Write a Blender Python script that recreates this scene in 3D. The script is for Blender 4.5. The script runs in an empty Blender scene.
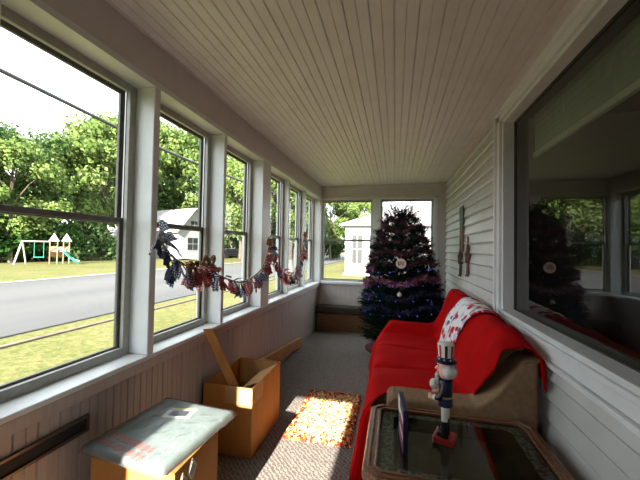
import bpy, bmesh, math, random
from mathutils import Vector, Matrix
scene = bpy.context.scene
COL = scene.collection
PI = math.pi

# ------------------------------------------------------------------ materials
def new_mat(name):
    m = bpy.data.materials.new(name); m.use_nodes = True
    nt = m.node_tree; nt.nodes.clear()
    out = nt.nodes.new('ShaderNodeOutputMaterial')
    return m, nt, out

def N(nt, kind, **kw):
    n = nt.nodes.new(kind)
    for k, v in kw.items():
        if k in n.inputs: n.inputs[k].default_value = v
        else: setattr(n, k, v)
    return n

def rgba(c): return (c[0], c[1], c[2], 1.0)

def mat(name, col, rough=0.6, col2=None, scale=20.0, metal=0.0, bump=0.0, bscale=None, spec=0.5, stretch=None, detail=3.0, coat=0.0, trans=0.0, emit=0.0, lo=0.35, hi=0.65):
    m, nt, out = new_mat(name)
    p = N(nt, 'ShaderNodeBsdfPrincipled', Roughness=rough, Metallic=metal)
    p.inputs['Base Color'].default_value = rgba(col)
    p.inputs['Specular IOR Level'].default_value = spec
    if coat: p.inputs['Coat Weight'].default_value = coat; p.inputs['Coat Roughness'].default_value = 0.08
    if trans: p.inputs['Transmission Weight'].default_value = trans
    if emit:
        p.inputs['Emission Color'].default_value = rgba(col); p.inputs['Emission Strength'].default_value = emit
    tc = None
    if col2 is not None or bump:
        tc = N(nt, 'ShaderNodeTexCoord')
        mp = N(nt, 'ShaderNodeMapping')
        if stretch: mp.inputs['Scale'].default_value = stretch
        nt.links.new(tc.outputs['Object'], mp.inputs['Vector'])
    if col2 is not None:
        nz = N(nt, 'ShaderNodeTexNoise', Scale=scale, Detail=detail)
        nt.links.new(mp.outputs['Vector'], nz.inputs['Vector'])
        r = N(nt, 'ShaderNodeValToRGB')
        r.color_ramp.elements[0].position = lo; r.color_ramp.elements[1].position = hi
        r.color_ramp.elements[0].color = rgba(col); r.color_ramp.elements[1].color = rgba(col2)
        nt.links.new(nz.outputs['Fac'], r.inputs['Fac'])
        nt.links.new(r.outputs['Color'], p.inputs['Base Color'])
    if bump:
        nb = N(nt, 'ShaderNodeTexNoise', Scale=bscale or scale, Detail=3.0)
        nt.links.new(mp.outputs['Vector'], nb.inputs['Vector'])
        b = N(nt, 'ShaderNodeBump', Strength=bump, Distance=0.01)
        nt.links.new(nb.outputs['Fac'], b.inputs['Height'])
        nt.links.new(b.outputs['Normal'], p.inputs['Normal'])
    nt.links.new(p.outputs['BSDF'], out.inputs['Surface'])
    return m

def schlick(nt, f0, gain=1.0, normal=None):
    """reflectance of a thin pane: f0 + (1 - f0) (1 - cos)^5, same from both sides"""
    lw = N(nt, 'ShaderNodeLayerWeight', Blend=0.5)
    if normal is not None: nt.links.new(normal, lw.inputs['Normal'])
    p = N(nt, 'ShaderNodeMath', operation='POWER'); p.inputs[1].default_value = 5.0
    nt.links.new(lw.outputs['Facing'], p.inputs[0])
    a = N(nt, 'ShaderNodeMath', operation='MULTIPLY_ADD'); a.inputs[1].default_value = (1 - f0) * gain; a.inputs[2].default_value = f0 * gain
    a.use_clamp = True
    nt.links.new(p.outputs[0], a.inputs[0])
    return a.outputs[0]

def glass_mat(name, f0=0.04, tint=(0.96, 0.97, 0.96), rough=0.0, gain=1.0):
    m, nt, out = new_mat(name)
    t = N(nt, 'ShaderNodeBsdfTransparent'); t.inputs['Color'].default_value = rgba(tint)
    g = N(nt, 'ShaderNodeBsdfGlossy', Roughness=rough)
    mx = N(nt, 'ShaderNodeMixShader')
    nt.links.new(schlick(nt, f0, gain), mx.inputs['Fac'])
    nt.links.new(t.outputs['BSDF'], mx.inputs[1]); nt.links.new(g.outputs['BSDF'], mx.inputs[2])
    nt.links.new(mx.outputs['Shader'], out.inputs['Surface'])
    return m

def leaf_mat(name, cols, trans=0.4):
    m, nt, out = new_mat(name)
    geo = N(nt, 'ShaderNodeNewGeometry')
    r = N(nt, 'ShaderNodeValToRGB')
    while len(r.color_ramp.elements) < len(cols): r.color_ramp.elements.new(0.5)
    for i, c in enumerate(cols):
        r.color_ramp.elements[i].position = i / (len(cols) - 1); r.color_ramp.elements[i].color = rgba(c)
    nt.links.new(geo.outputs['Random Per Island'], r.inputs['Fac'])
    d = N(nt, 'ShaderNodeBsdfDiffuse'); t = N(nt, 'ShaderNodeBsdfTranslucent')
    mx = N(nt, 'ShaderNodeMixShader'); mx.inputs['Fac'].default_value = trans
    nt.links.new(r.outputs['Color'], d.inputs['Color']); nt.links.new(r.outputs['Color'], t.inputs['Color'])
    nt.links.new(d.outputs['BSDF'], mx.inputs[1]); nt.links.new(t.outputs['BSDF'], mx.inputs[2])
    nt.links.new(mx.outputs['Shader'], out.inputs['Surface'])
    return m

def island_mat(name, cols, rough=0.8, metal=0.0, spec=0.3):
    m, nt, out = new_mat(name)
    geo = N(nt, 'ShaderNodeNewGeometry')
    r = N(nt, 'ShaderNodeValToRGB'); r.color_ramp.interpolation = 'CONSTANT'
    while len(r.color_ramp.elements) < len(cols): r.color_ramp.elements.new(0.5)
    for i, c in enumerate(cols):
        r.color_ramp.elements[i].position = i / len(cols); r.color_ramp.elements[i].color = rgba(c)
    nt.links.new(geo.outputs['Random Per Island'], r.inputs['Fac'])
    p = N(nt, 'ShaderNodeBsdfPrincipled', Roughness=rough, Metallic=metal); p.inputs['Specular IOR Level'].default_value = spec
    nt.links.new(r.outputs['Color'], p.inputs['Base Color'])
    nt.links.new(p.outputs['BSDF'], out.inputs['Surface'])
    return m

def gingham_mat(name, dark, mid, light, size=0.016):
    m, nt, out = new_mat(name)
    uv = N(nt, 'ShaderNodeTexCoord'); sp = N(nt, 'ShaderNodeSeparateXYZ')
    nt.links.new(uv.outputs['UV'], sp.inputs['Vector'])
    gs = []
    for ax in ('X', 'Y'):
        d = N(nt, 'ShaderNodeMath', operation='DIVIDE'); d.inputs[1].default_value = size
        nt.links.new(sp.outputs[ax], d.inputs[0])
        fr = N(nt, 'ShaderNodeMath', operation='FRACT'); nt.links.new(d.outputs[0], fr.inputs[0])
        g = N(nt, 'ShaderNodeMath', operation='GREATER_THAN'); g.inputs[1].default_value = 0.5
        nt.links.new(fr.outputs[0], g.inputs[0]); gs.append(g)
    a = N(nt, 'ShaderNodeMath', operation='ADD'); nt.links.new(gs[0].outputs[0], a.inputs[0]); nt.links.new(gs[1].outputs[0], a.inputs[1])
    h = N(nt, 'ShaderNodeMath', operation='MULTIPLY'); h.inputs[1].default_value = 0.5; nt.links.new(a.outputs[0], h.inputs[0])
    r = N(nt, 'ShaderNodeValToRGB'); r.color_ramp.interpolation = 'CONSTANT'; r.color_ramp.elements.new(0.5)
    for e, (ps, c) in zip(r.color_ramp.elements, ((0, light), (0.3, mid), (0.8, dark))): e.position = ps; e.color = rgba(c)
    nt.links.new(h.outputs[0], r.inputs['Fac'])
    d = N(nt, 'ShaderNodeBsdfDiffuse'); t = N(nt, 'ShaderNodeBsdfTranslucent')
    mx = N(nt, 'ShaderNodeMixShader'); mx.inputs['Fac'].default_value = 0.45
    nt.links.new(r.outputs['Color'], d.inputs['Color']); nt.links.new(r.outputs['Color'], t.inputs['Color'])
    nt.links.new(d.outputs['BSDF'], mx.inputs[1]); nt.links.new(t.outputs['BSDF'], mx.inputs[2])
    nt.links.new(mx.outputs['Shader'], out.inputs['Surface'])
    return m

M = {}
M['ceiling'] = mat('ceiling_paint', (0.76, 0.71, 0.72), 0.45, (0.71, 0.66, 0.67), 6)
M['white'] = mat('white_paint', (0.70, 0.71, 0.71), 0.4, (0.65, 0.66, 0.66), 9, bump=0.05)
M['beam'] = mat('beam_paint', (0.60, 0.55, 0.55), 0.5, (0.56, 0.51, 0.51), 7)
M['siding'] = mat('siding_paint', (0.54, 0.535, 0.51), 0.45, (0.49, 0.485, 0.465), 5)
M['panel'] = mat('panel_paint', (0.46, 0.40, 0.37), 0.5, (0.40, 0.345, 0.315), 5, stretch=(1, 8, 0.6))
M['backpanel'] = mat('back_panel_paint', (0.62, 0.57, 0.53), 0.5, (0.56, 0.51, 0.475), 6)
M['sash'] = mat('grey_sash', (0.13, 0.125, 0.11), 0.45, (0.17, 0.16, 0.14), 30)
M['alu'] = mat('pale_aluminium', (0.42, 0.41, 0.37), 0.4, (0.36, 0.35, 0.32), 30)
M['glass'] = glass_mat('window_glass', 0.025)
M['picture_glass'] = glass_mat('picture_glass', 0.05, (0.80, 0.84, 0.80), 0.0, 1.4)
M['table_glass'] = glass_mat('table_glass', 0.045, (0.75, 0.78, 0.74))
M['black'] = mat('black_frame', (0.012, 0.013, 0.012), 0.5)
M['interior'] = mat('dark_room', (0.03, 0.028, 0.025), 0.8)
M['shade'] = mat('green_grey_shade', (0.20, 0.27, 0.19), 0.8, (0.17, 0.23, 0.16), 12)
M['shaderail'] = mat('shade_rail', (0.32, 0.37, 0.28), 0.6)
M['cardboard'] = mat('cardboard', (0.50, 0.225, 0.06), 0.75, (0.43, 0.19, 0.05), 14, spec=0.2, stretch=(1, 1, 0.3))
M['cardboard_in_lit'] = mat('cardboard_inside_and_lit', (0.56, 0.33, 0.15), 0.8, (0.49, 0.28, 0.12), 10, spec=0.2)  # flap insides, and the sunlit patch painted on the open box
M['cardboard_edge'] = mat('cardboard_dull', (0.44, 0.22, 0.09), 0.8, (0.36, 0.18, 0.07), 10, spec=0.2)
M['red'] = mat('red_fleece', (0.43, 0.002, 0.002), 0.95, (0.35, 0.002, 0.002), 4, bump=0.15, bscale=350, spec=0.1)
M['beige'] = mat('tan_upholstery', (0.25, 0.16, 0.09), 0.9, (0.20, 0.125, 0.07), 40, bump=0.2, bscale=300, spec=0.2)
M['wood'] = mat('table_wood', (0.20, 0.08, 0.033), 0.35, (0.10, 0.04, 0.017), 14, stretch=(1, 6, 6), bump=0.1, coat=0.3)
M['wood_worn'] = mat('table_wood_worn', (0.25, 0.105, 0.045), 0.4, (0.11, 0.045, 0.022), 22, stretch=(6, 1, 4), bump=0.15, coat=0.3)
M['tablebase'] = mat('table_base', (0.10, 0.075, 0.05), 0.5, (0.075, 0.055, 0.036), 12)
M['etch'] = mat('etched_border', (0.30, 0.29, 0.26), 0.5, (0.07, 0.06, 0.05), 60, lo=0.42, hi=0.58)
M['chest'] = mat('chest_wood', (0.19, 0.085, 0.03), 0.5, (0.13, 0.055, 0.02), 8, stretch=(1, 5, 8))
M['chestlid'] = mat('chest_lid', (0.05, 0.035, 0.018), 0.5, (0.035, 0.026, 0.015), 10)
M['navy'] = mat('navy', (0.005, 0.009, 0.042), 0.4)
M['white_gloss'] = mat('white_gloss', (0.78, 0.75, 0.70), 0.35)
M['nutred'] = mat('nut_red', (0.42, 0.02, 0.02), 0.4)
M['skin'] = mat('painted_skin', (0.80, 0.42, 0.33), 0.45)
M['gold'] = mat('gold', (0.75, 0.50, 0.12), 0.35, metal=0.7)
M['bootblack'] = mat('boot_black', (0.012, 0.010, 0.010), 0.3)
M['fur'] = mat('white_fur', (0.75, 0.73, 0.70), 0.95, (0.62, 0.60, 0.58), 60, bump=0.6, bscale=120)
M['raffia'] = mat('raffia', (0.34, 0.20, 0.09), 0.9, (0.20, 0.11, 0.05), 40)
M['straw'] = mat('straw_bow', (0.16, 0.07, 0.035), 0.9, (0.28, 0.15, 0.08), 60)
M['g_red'] = gingham_mat('red_gingham', (0.34, 0.015, 0.025), (0.36, 0.09, 0.10), (0.66, 0.58, 0.56))
M['g_navy'] = gingham_mat('navy_gingham', (0.015, 0.025, 0.09), (0.14, 0.17, 0.27), (0.70, 0.70, 0.72))
M['r_plain'] = mat('dark_red_cloth', (0.30, 0.02, 0.03), 0.9, (0.36, 0.10, 0.10), 60)
M['n_plain'] = mat('navy_cloth', (0.03, 0.035, 0.085), 0.9, (0.10, 0.10, 0.17), 60)
M['needle'] = leaf_mat('fir_needles', [(0.006, 0.016, 0.011), (0.012, 0.03, 0.018), (0.004, 0.012, 0.012)], 0.1)
M['tinsel_p'] = island_mat('pink_tinsel', [(0.50, 0.12, 0.22), (0.22, 0.06, 0.13), (0.55, 0.35, 0.42), (0.14, 0.05, 0.16)], 0.4, 0.5)
M['tinsel_b'] = island_mat('blue_tinsel', [(0.03, 0.03, 0.16), (0.07, 0.03, 0.18), (0.20, 0.20, 0.34), (0.02, 0.025, 0.07), (0.02, 0.03, 0.03)], 0.4, 0.5)
M['tinsel_r'] = island_mat('dusky_tinsel', [(0.17, 0.04, 0.07), (0.08, 0.025, 0.05), (0.30, 0.16, 0.19), (0.06, 0.02, 0.06)], 0.4, 0.4)
M['bulb'] = mat('blue_bulb', (0.12, 0.10, 1.0), 0.3, emit=0.7)
M['ball_w'] = mat('pearl_ball', (0.75, 0.75, 0.72), 0.25)
M['ball_r'] = mat('red_ball', (0.45, 0.02, 0.04), 0.2, coat=0.5)
M['ball_b'] = mat('blue_ball', (0.03, 0.05, 0.40), 0.2, coat=0.5)
M['disc'] = mat('disc_cream', (0.80, 0.66, 0.58), 0.5, (0.72, 0.58, 0.50), 40)
M['trunk'] = mat('fir_trunk', (0.05, 0.032, 0.02), 0.9)
M['skirt'] = mat('tree_skirt', (0.10, 0.006, 0.012), 0.9, (0.06, 0.004, 0.01), 20)
M['foam'] = mat('foam_board', (0.16, 0.20, 0.20), 0.5, (0.125, 0.165, 0.165), 9)
M['print_red'] = mat('print_red', (0.34, 0.09, 0.075), 0.5, (0.26, 0.07, 0.06), 60)
M['print_pale'] = mat('print_pale', (0.62, 0.60, 0.57), 0.5)
M['print_yel'] = mat('print_yellow', (0.62, 0.58, 0.22), 0.5)
M['print_grey'] = mat('print_grey', (0.28, 0.29, 0.28), 0.5)
M['label_w'] = mat('label_white', (0.62, 0.55, 0.46), 0.6)
M['orn_green'] = mat('ornament_green', (0.02, 0.035, 0.02), 0.6, (0.035, 0.05, 0.03), 20)
M['orn_brown'] = mat('ornament_brown', (0.16, 0.075, 0.05), 0.7, (0.10, 0.05, 0.035), 20)
M['orn_dark'] = mat('ornament_dark', (0.07, 0.045, 0.03), 0.7)
M['slot'] = mat('slot_black', (0.006, 0.006, 0.008), 0.7)
M['slotframe'] = mat('slot_frame', (0.12, 0.09, 0.08), 0.35, metal=0.6)
# outdoors
M['bark'] = mat('bark', (0.075, 0.055, 0.04), 0.95, (0.12, 0.09, 0.065), 4)
M['leaf_a'] = leaf_mat('leaves_yellow_green', [(0.10, 0.165, 0.04), (0.17, 0.235, 0.065), (0.065, 0.105, 0.03), (0.24, 0.295, 0.11)])
M['leaf_b'] = leaf_mat('leaves_mid_green', [(0.045, 0.095, 0.03), (0.095, 0.155, 0.05), (0.03, 0.065, 0.022), (0.15, 0.205, 0.075)])
M['leaf_c'] = leaf_mat('leaves_dark_green', [(0.022, 0.058, 0.014), (0.043, 0.101, 0.022), (0.014, 0.036, 0.011)])
M['road'] = mat('asphalt', (0.044, 0.044, 0.045), 0.9, (0.064, 0.063, 0.062), 0.35, stretch=(1, 0.15, 1), detail=6)
M['kerb'] = mat('kerb', (0.30, 0.28, 0.25), 0.9)
M['hwall'] = mat('white_clapboard', (0.30, 0.30, 0.30), 0.6)
M['hroof'] = mat('pale_shingle', (0.350, 0.322, 0.329), 0.9, (0.308, 0.287, 0.294), 3)
M['hpane'] = mat('house_pane', (0.010, 0.012, 0.013), 0.6)
M['cedar'] = mat('cedar', (0.245, 0.154, 0.091), 0.8, (0.196, 0.126, 0.077), 6)
M['pine'] = mat('pale_timber', (0.434, 0.392, 0.329), 0.8)
M['slide'] = mat('green_plastic', (0.021, 0.294, 0.210), 0.4)
M['cable'] = mat('cable_black', (0.03, 0.03, 0.03), 0.7)
M['car'] = mat('car_dark', (0.02, 0.022, 0.026), 0.3, coat=0.5)
M['tyre'] = mat('tyre', (0.012, 0.012, 0.012), 0.8)

def grass_mat():
    m, nt, out = new_mat('lawn')
    tc = N(nt, 'ShaderNodeTexCoord')
    n1 = N(nt, 'ShaderNodeTexNoise', Scale=0.5, Detail=5.0); n2 = N(nt, 'ShaderNodeTexNoise', Scale=9.0, Detail=4.0)
    nt.links.new(tc.outputs['Object'], n1.inputs['Vector']); nt.links.new(tc.outputs['Object'], n2.inputs['Vector'])
    r1 = N(nt, 'ShaderNodeValToRGB'); r2 = N(nt, 'ShaderNodeValToRGB')
    for r, a, b in ((r1, (0.075, 0.082, 0.022), (0.126, 0.114, 0.046)), (r2, (0.05, 0.066, 0.015), (0.136, 0.122, 0.052))):
        r.color_ramp.elements[0].position = 0.35; r.color_ramp.elements[1].position = 0.65
        r.color_ramp.elements[0].color = rgba(a); r.color_ramp.elements[1].color = rgba(b)
    nt.links.new(n1.outputs['Fac'], r1.inputs['Fac']); nt.links.new(n2.outputs['Fac'], r2.inputs['Fac'])
    mx = N(nt, 'ShaderNodeMix', data_type='RGBA'); mx.inputs['Factor'].default_value = 0.5
    nt.links.new(r1.outputs['Color'], mx.inputs['A']); nt.links.new(r2.outputs['Color'], mx.inputs['B'])
    p = N(nt, 'ShaderNodeBsdfPrincipled', Roughness=0.95); p.inputs['Specular IOR Level'].default_value = 0.1
    b = N(nt, 'ShaderNodeBump', Strength=0.6, Distance=0.05); nt.links.new(n2.outputs['Fac'], b.inputs['Height'])
    nt.links.new(b.outputs['Normal'], p.inputs['Normal'])
    nt.links.new(mx.outputs['Result'], p.inputs['Base Color']); nt.links.new(p.outputs['BSDF'], out.inputs['Surface'])
    return m
M['grass'] = grass_mat()

def carpet_mat():
    m, nt, out = new_mat('carpet')
    tc = N(nt, 'ShaderNodeTexCoord')
    w = N(nt, 'ShaderNodeTexWave', wave_type='BANDS', bands_direction='DIAGONAL', Scale=18.0, Distortion=6.0, Detail=2.0)
    w.inputs['Detail Scale'].default_value = 3.0
    n = N(nt, 'ShaderNodeTexNoise', Scale=120.0, Detail=2.0)
    nt.links.new(tc.outputs['Object'], w.inputs['Vector']); nt.links.new(tc.outputs['Object'], n.inputs['Vector'])
    a = N(nt, 'ShaderNodeMix', data_type='FLOAT'); a.inputs['Factor'].default_value = 0.45
    nt.links.new(w.outputs['Fac'], a.inputs['A']); nt.links.new(n.outputs['Fac'], a.inputs['B'])
    r = N(nt, 'ShaderNodeValToRGB')
    r.color_ramp.elements[0].position = 0.2; r.color_ramp.elements[1].position = 0.8
    r.color_ramp.elements[0].color = rgba((0.10, 0.085, 0.075)); r.color_ramp.elements[1].color = rgba((0.225, 0.20, 0.18))
    nt.links.new(a.outputs['Result'], r.inputs['Fac'])
    p = N(nt, 'ShaderNodeBsdfPrincipled', Roughness=0.95); p.inputs['Specular IOR Level'].default_value = 0.1
    b = N(nt, 'ShaderNodeBump', Strength=0.5, Distance=0.006); nt.links.new(a.outputs['Result'], b.inputs['Height'])
    nt.links.new(b.outputs['Normal'], p.inputs['Normal'])
    nt.links.new(r.outputs['Color'], p.inputs['Base Color']); nt.links.new(p.outputs['BSDF'], out.inputs['Surface'])
    return m
M['carpet'] = carpet_mat()

def blanket_mat():
    m, nt, out = new_mat('patterned_fleece')
    tc = N(nt, 'ShaderNodeTexCoord')
    v = N(nt, 'ShaderNodeTexVoronoi', Scale=15.0)
    nt.links.new(tc.outputs['UV'], v.inputs['Vector'])
    lt = N(nt, 'ShaderNodeMath', operation='LESS_THAN'); lt.inputs[1].default_value = 0.52
    nt.links.new(v.outputs['Distance'], lt.inputs[0])
    sep = N(nt, 'ShaderNodeSeparateColor'); nt.links.new(v.outputs['Color'], sep.inputs['Color'])
    r = N(nt, 'ShaderNodeValToRGB'); r.color_ramp.interpolation = 'CONSTANT'
    r.color_ramp.elements.new(0.5); r.color_ramp.elements.new(0.7)
    for e, (ps, c) in zip(r.color_ramp.elements, ((0, (0.52, 0.03, 0.06)), (0.38, (0.10, 0.10, 0.18)), (0.55, (0.52, 0.52, 0.58)), (0.8, (0.72, 0.70, 0.71)))):
        e.position = ps; e.color = rgba(c)
    nt.links.new(sep.outputs['Red'], r.inputs['Fac'])
    mx = N(nt, 'ShaderNodeMix', data_type='RGBA'); mx.inputs['A'].default_value = rgba((0.74, 0.72, 0.73))
    nt.links.new(lt.outputs[0], mx.inputs['Factor']); nt.links.new(r.outputs['Color'], mx.inputs['B'])
    p = N(nt, 'ShaderNodeBsdfPrincipled', Roughness=0.95); p.inputs['Specular IOR Level'].default_value = 0.1
    nt.links.new(mx.outputs['Result'], p.inputs['Base Color']); nt.links.new(p.outputs['BSDF'], out.inputs['Surface'])
    return m
M['blanket'] = blanket_mat()
M['rag'] = island_mat('rag_rug', [(0.55, 0.42, 0.12), (0.50, 0.06, 0.02), (0.62, 0.55, 0.42), (0.52, 0.30, 0.06), (0.36, 0.03, 0.02), (0.60, 0.48, 0.20), (0.62, 0.56, 0.42), (0.58, 0.46, 0.15), (0.09, 0.03, 0.02), (0.64, 0.56, 0.36)], 0.95, 0, 0.1)
M['rag_edge'] = island_mat('rag_rug_edge', [(0.50, 0.06, 0.02), (0.30, 0.03, 0.02), (0.60, 0.25, 0.06), (0.10, 0.03, 0.03), (0.66, 0.50, 0.25)], 0.95, 0, 0.1)
def plastic_mat():
    m, nt, out = new_mat('clear_plastic')
    tc = N(nt, 'ShaderNodeTexCoord'); nz = N(nt, 'ShaderNodeTexNoise', Scale=14.0, Detail=4.0)
    nt.links.new(tc.outputs['Object'], nz.inputs['Vector'])
    b = N(nt, 'ShaderNodeBump', Strength=0.9, Distance=0.03); nt.links.new(nz.outputs['Fac'], b.inputs['Height'])
    t = N(nt, 'ShaderNodeBsdfTransparent'); t.inputs['Color'].default_value = (0.92, 0.94, 0.93, 1)
    g = N(nt, 'ShaderNodeBsdfGlossy', Roughness=0.12); nt.links.new(b.outputs['Normal'], g.inputs['Normal'])
    d = N(nt, 'ShaderNodeBsdfDiffuse'); d.inputs['Color'].default_value = (0.75, 0.76, 0.75, 1)
    m1 = N(nt, 'ShaderNodeMixShader'); m1.inputs['Fac'].default_value = 0.07
    nt.links.new(t.outputs['BSDF'], m1.inputs[1]); nt.links.new(d.outputs['BSDF'], m1.inputs[2])
    mx = N(nt, 'ShaderNodeMixShader'); nt.links.new(schlick(nt, 0.05, 1.0, b.outputs['Normal']), mx.inputs['Fac'])
    nt.links.new(m1.outputs['Shader'], mx.inputs[1]); nt.links.new(g.outputs['BSDF'], mx.inputs[2])
    nt.links.new(mx.outputs['Shader'], out.inputs['Surface'])
    return m
M['plastic'] = plastic_mat()

# ------------------------------------------------------------------ mesh builder
class MB:
    def __init__(self):
        self.bm = bmesh.new(); self.uv = self.bm.loops.layers.uv.new('UVMap')
    def face(self, pts, uvs=None):
        f = self.bm.faces.new([self.bm.verts.new(p) for p in pts])
        if uvs:
            for l, u in zip(f.loops, uvs): l[self.uv].uv = u
        return f
    def box(self, a, b, bev=0.0, seg=1, mtx=None):
        x0, y0, z0 = [min(p, q) for p, q in zip(a, b)]; x1, y1, z1 = [max(p, q) for p, q in zip(a, b)]
        t = bmesh.new()
        r = bmesh.ops.create_cube(t, size=1.0)
        bmesh.ops.scale(t, vec=(x1 - x0, y1 - y0, z1 - z0), verts=t.verts)
        bmesh.ops.translate(t, vec=((x0 + x1) / 2, (y0 + y1) / 2, (z0 + z1) / 2), verts=t.verts)
        if bev: bmesh.ops.bevel(t, geom=t.edges[:], offset=bev, segments=seg, affect='EDGES', profile=0.5)
        if mtx: bmesh.ops.transform(t, matrix=mtx, verts=t.verts)
        self.merge(t); return self
    def merge(self, t):
        me = bpy.data.meshes.new('tmp'); t.to_mesh(me); t.free(); self.bm.from_mesh(me); bpy.data.meshes.remove(me)
    def tube(self, pts, r, n=8, r2=None, caps=True):
        pts = [Vector(p) for p in pts]; k = len(pts); rings = []
        up = Vector((0, 0, 1))
        for i, p in enumerate(pts):
            d = (pts[min(i + 1, k - 1)] - pts[max(i - 1, 0)]).normalized()
            a = d.cross(up)
            if a.length < 1e-3: a = d.cross(Vector((1, 0, 0)))
            a.normalize(); b = d.cross(a)
            rr = r if r2 is None else r + (r2 - r) * i / max(1, k - 1)
            if isinstance(r, (list, tuple)): rr = r[i]
            rings.append([self.bm.verts.new(p + (a * math.cos(2 * PI * j / n) + b * math.sin(2 * PI * j / n)) * rr) for j in range(n)])
        for i in range(k - 1):
            for j in range(n):
                self.bm.faces.new((rings[i][j], rings[i][(j + 1) % n], rings[i + 1][(j + 1) % n], rings[i + 1][j]))
        if caps:
            self.bm.faces.new(rings[0][::-1]); self.bm.faces.new(rings[-1])
        return self
    def lathe(self, prof, at=(0, 0, 0), n=20, sx=1.0, sy=1.0):
        at = Vector(at); rings = []
        for r, z in prof:
            rings.append([self.bm.verts.new(at + Vector((r * sx * math.cos(2 * PI * j / n), r * sy * math.sin(2 * PI * j / n), z))) for j in range(n)])
        for i in range(len(rings) - 1):
            for j in range(n):
                self.bm.faces.new((rings[i][j], rings[i][(j + 1) % n], rings[i + 1][(j + 1) % n], rings[i + 1][j]))
        self.bm.faces.new(rings[0][::-1]); self.bm.faces.new(rings[-1]); return self
    def ball(self, c, r, seg=14, sc=(1, 1, 1)):
        prof = [(r * math.sin(PI * i / 10), -r * math.cos(PI * i / 10) * sc[2]) for i in range(11)]
        prof[0] = (r * 0.03, prof[0][1]); prof[-1] = (r * 0.03, prof[-1][1])
        return self.lathe(prof, c, seg, sc[0], sc[1])
    def prism(self, poly, axis, a, b, bev=0.0, seg=1):
        def P(u, v, w): return {'x': (w, u, v), 'y': (u, w, v), 'z': (u, v, w)}[axis]
        t = bmesh.new()
        A = [t.verts.new(P(u, v, a)) for u, v in poly]; B = [t.verts.new(P(u, v, b)) for u, v in poly]
        n = len(poly)
        t.faces.new(A); t.faces.new(B[::-1])
        for i in range(n): t.faces.new((A[i], B[i], B[(i + 1) % n], A[(i + 1) % n]))
        bmesh.ops.recalc_face_normals(t, faces=t.faces)
        if bev: bmesh.ops.bevel(t, geom=t.edges[:], offset=bev, segments=seg, affect='EDGES', profile=0.5)
        self.merge(t); return self
    def grid(self, P, closed_u=False):
        V = [[self.bm.verts.new(p) for p in row] for row in P]
        us = [0.0]; vs = [0.0]
        mid = P[len(P) // 2]
        for i in range(1, len(P)): us.append(us[-1] + (Vector(P[i][0]) - Vector(P[i - 1][0])).length)
        for j in range(1, len(mid)): vs.append(vs[-1] + (Vector(mid[j]) - Vector(mid[j - 1])).length)
        for i in range(len(V) - 1):
            for j in range(len(V[0]) - 1):
                f = self.bm.faces.new((V[i][j], V[i + 1][j], V[i + 1][j + 1], V[i][j + 1]))
                for l, (a, b) in zip(f.loops, ((i, j), (i + 1, j), (i + 1, j + 1), (i, j + 1))): l[self.uv].uv = (us[a], vs[b])
        return self
    def build(self, name, m, parent=None, smooth=False, solid=0.0, offset=-1.0, bev=0.0, kind=None, sub=0, recalc=True):
        if recalc: bmesh.ops.recalc_face_normals(self.bm, faces=self.bm.faces)
        me = bpy.data.meshes.new(name)
        loc = Vector((0, 0, 0))
        if parent is None and self.bm.verts:
            xs = [v.co.x for v in self.bm.verts]; ys = [v.co.y for v in self.bm.verts]; zs = [v.co.z for v in self.bm.verts]
            loc = Vector(((min(xs) + max(xs)) / 2, (min(ys) + max(ys)) / 2, min(zs)))
            bmesh.ops.translate(self.bm, vec=-loc, verts=self.bm.verts)
        self.bm.to_mesh(me); self.bm.free()
        if smooth:
            for p in me.polygons: p.use_smooth = True
            me.set_sharp_from_angle(angle=math.radians(62))
        me.materials.append(m)
        o = bpy.data.objects.new(name, me); COL.objects.link(o); o.location = loc
        if parent is not None:
            o.parent = parent
            pl = Vector(parent.location); q = parent.parent
            while q is not None: pl = pl + Vector(q.location); q = q.parent
            if parent.type == 'EMPTY': o.location = -pl
            elif parent.parent is not None:
                # a sub-part: cancel the whole chain
                o.location = -(Vector(parent.location) + (Vector(parent.parent.location) if parent.parent else Vector()))
            else: o.location = -Vector(parent.location)
        if sub:
            s = o.modifiers.new('Smooth', 'SUBSURF'); s.levels = sub; s.render_levels = sub
        if solid:
            s = o.modifiers.new('Thickness', 'SOLIDIFY'); s.thickness = solid; s.offset = offset
        if bev:
            b = o.modifiers.new('Edges', 'BEVEL'); b.width = bev; b.segments = 2; b.limit_method = 'ANGLE'
        if kind: o['kind'] = kind
        return o

def thing(name, label, cat, loc=(0, 0, 0), group=None, kind=None):
    o = bpy.data.objects.new(name, None); COL.objects.link(o); o.location = loc; o.empty_display_size = 0.1
    if kind: o['kind'] = kind
    else:
        o['label'] = label; o['category'] = cat
        if group: o['group'] = group
    return o
def tag(o, label, cat, group=None):
    o['label'] = label; o['category'] = cat
    if group: o['group'] = group
    return o
def copy_tree(o, parent=None):
    c = o.copy(); COL.objects.link(c)
    if parent is not None: c.parent = parent
    for ch in list(o.children): copy_tree(ch, c)
    return c
def struct(name): return thing(name, None, None, kind='structure')

# ------------------------------------------------------------------ dimensions of the porch
XL, XR = -1.28, 0.80          # wall faces
XI = -1.25                    # inner face of posts, beam and sill
YN, YB = -1.40, 5.40          # near and far end walls
ZC = 2.43
ZS, ZH = 0.785, 2.205         # sill top, head of the openings

# floor
MB().box((-1.45, YN - 0.15, -0.4), (2.9, YB + 0.15, 0.0)).build('floor', M['carpet'], kind='structure')

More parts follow.
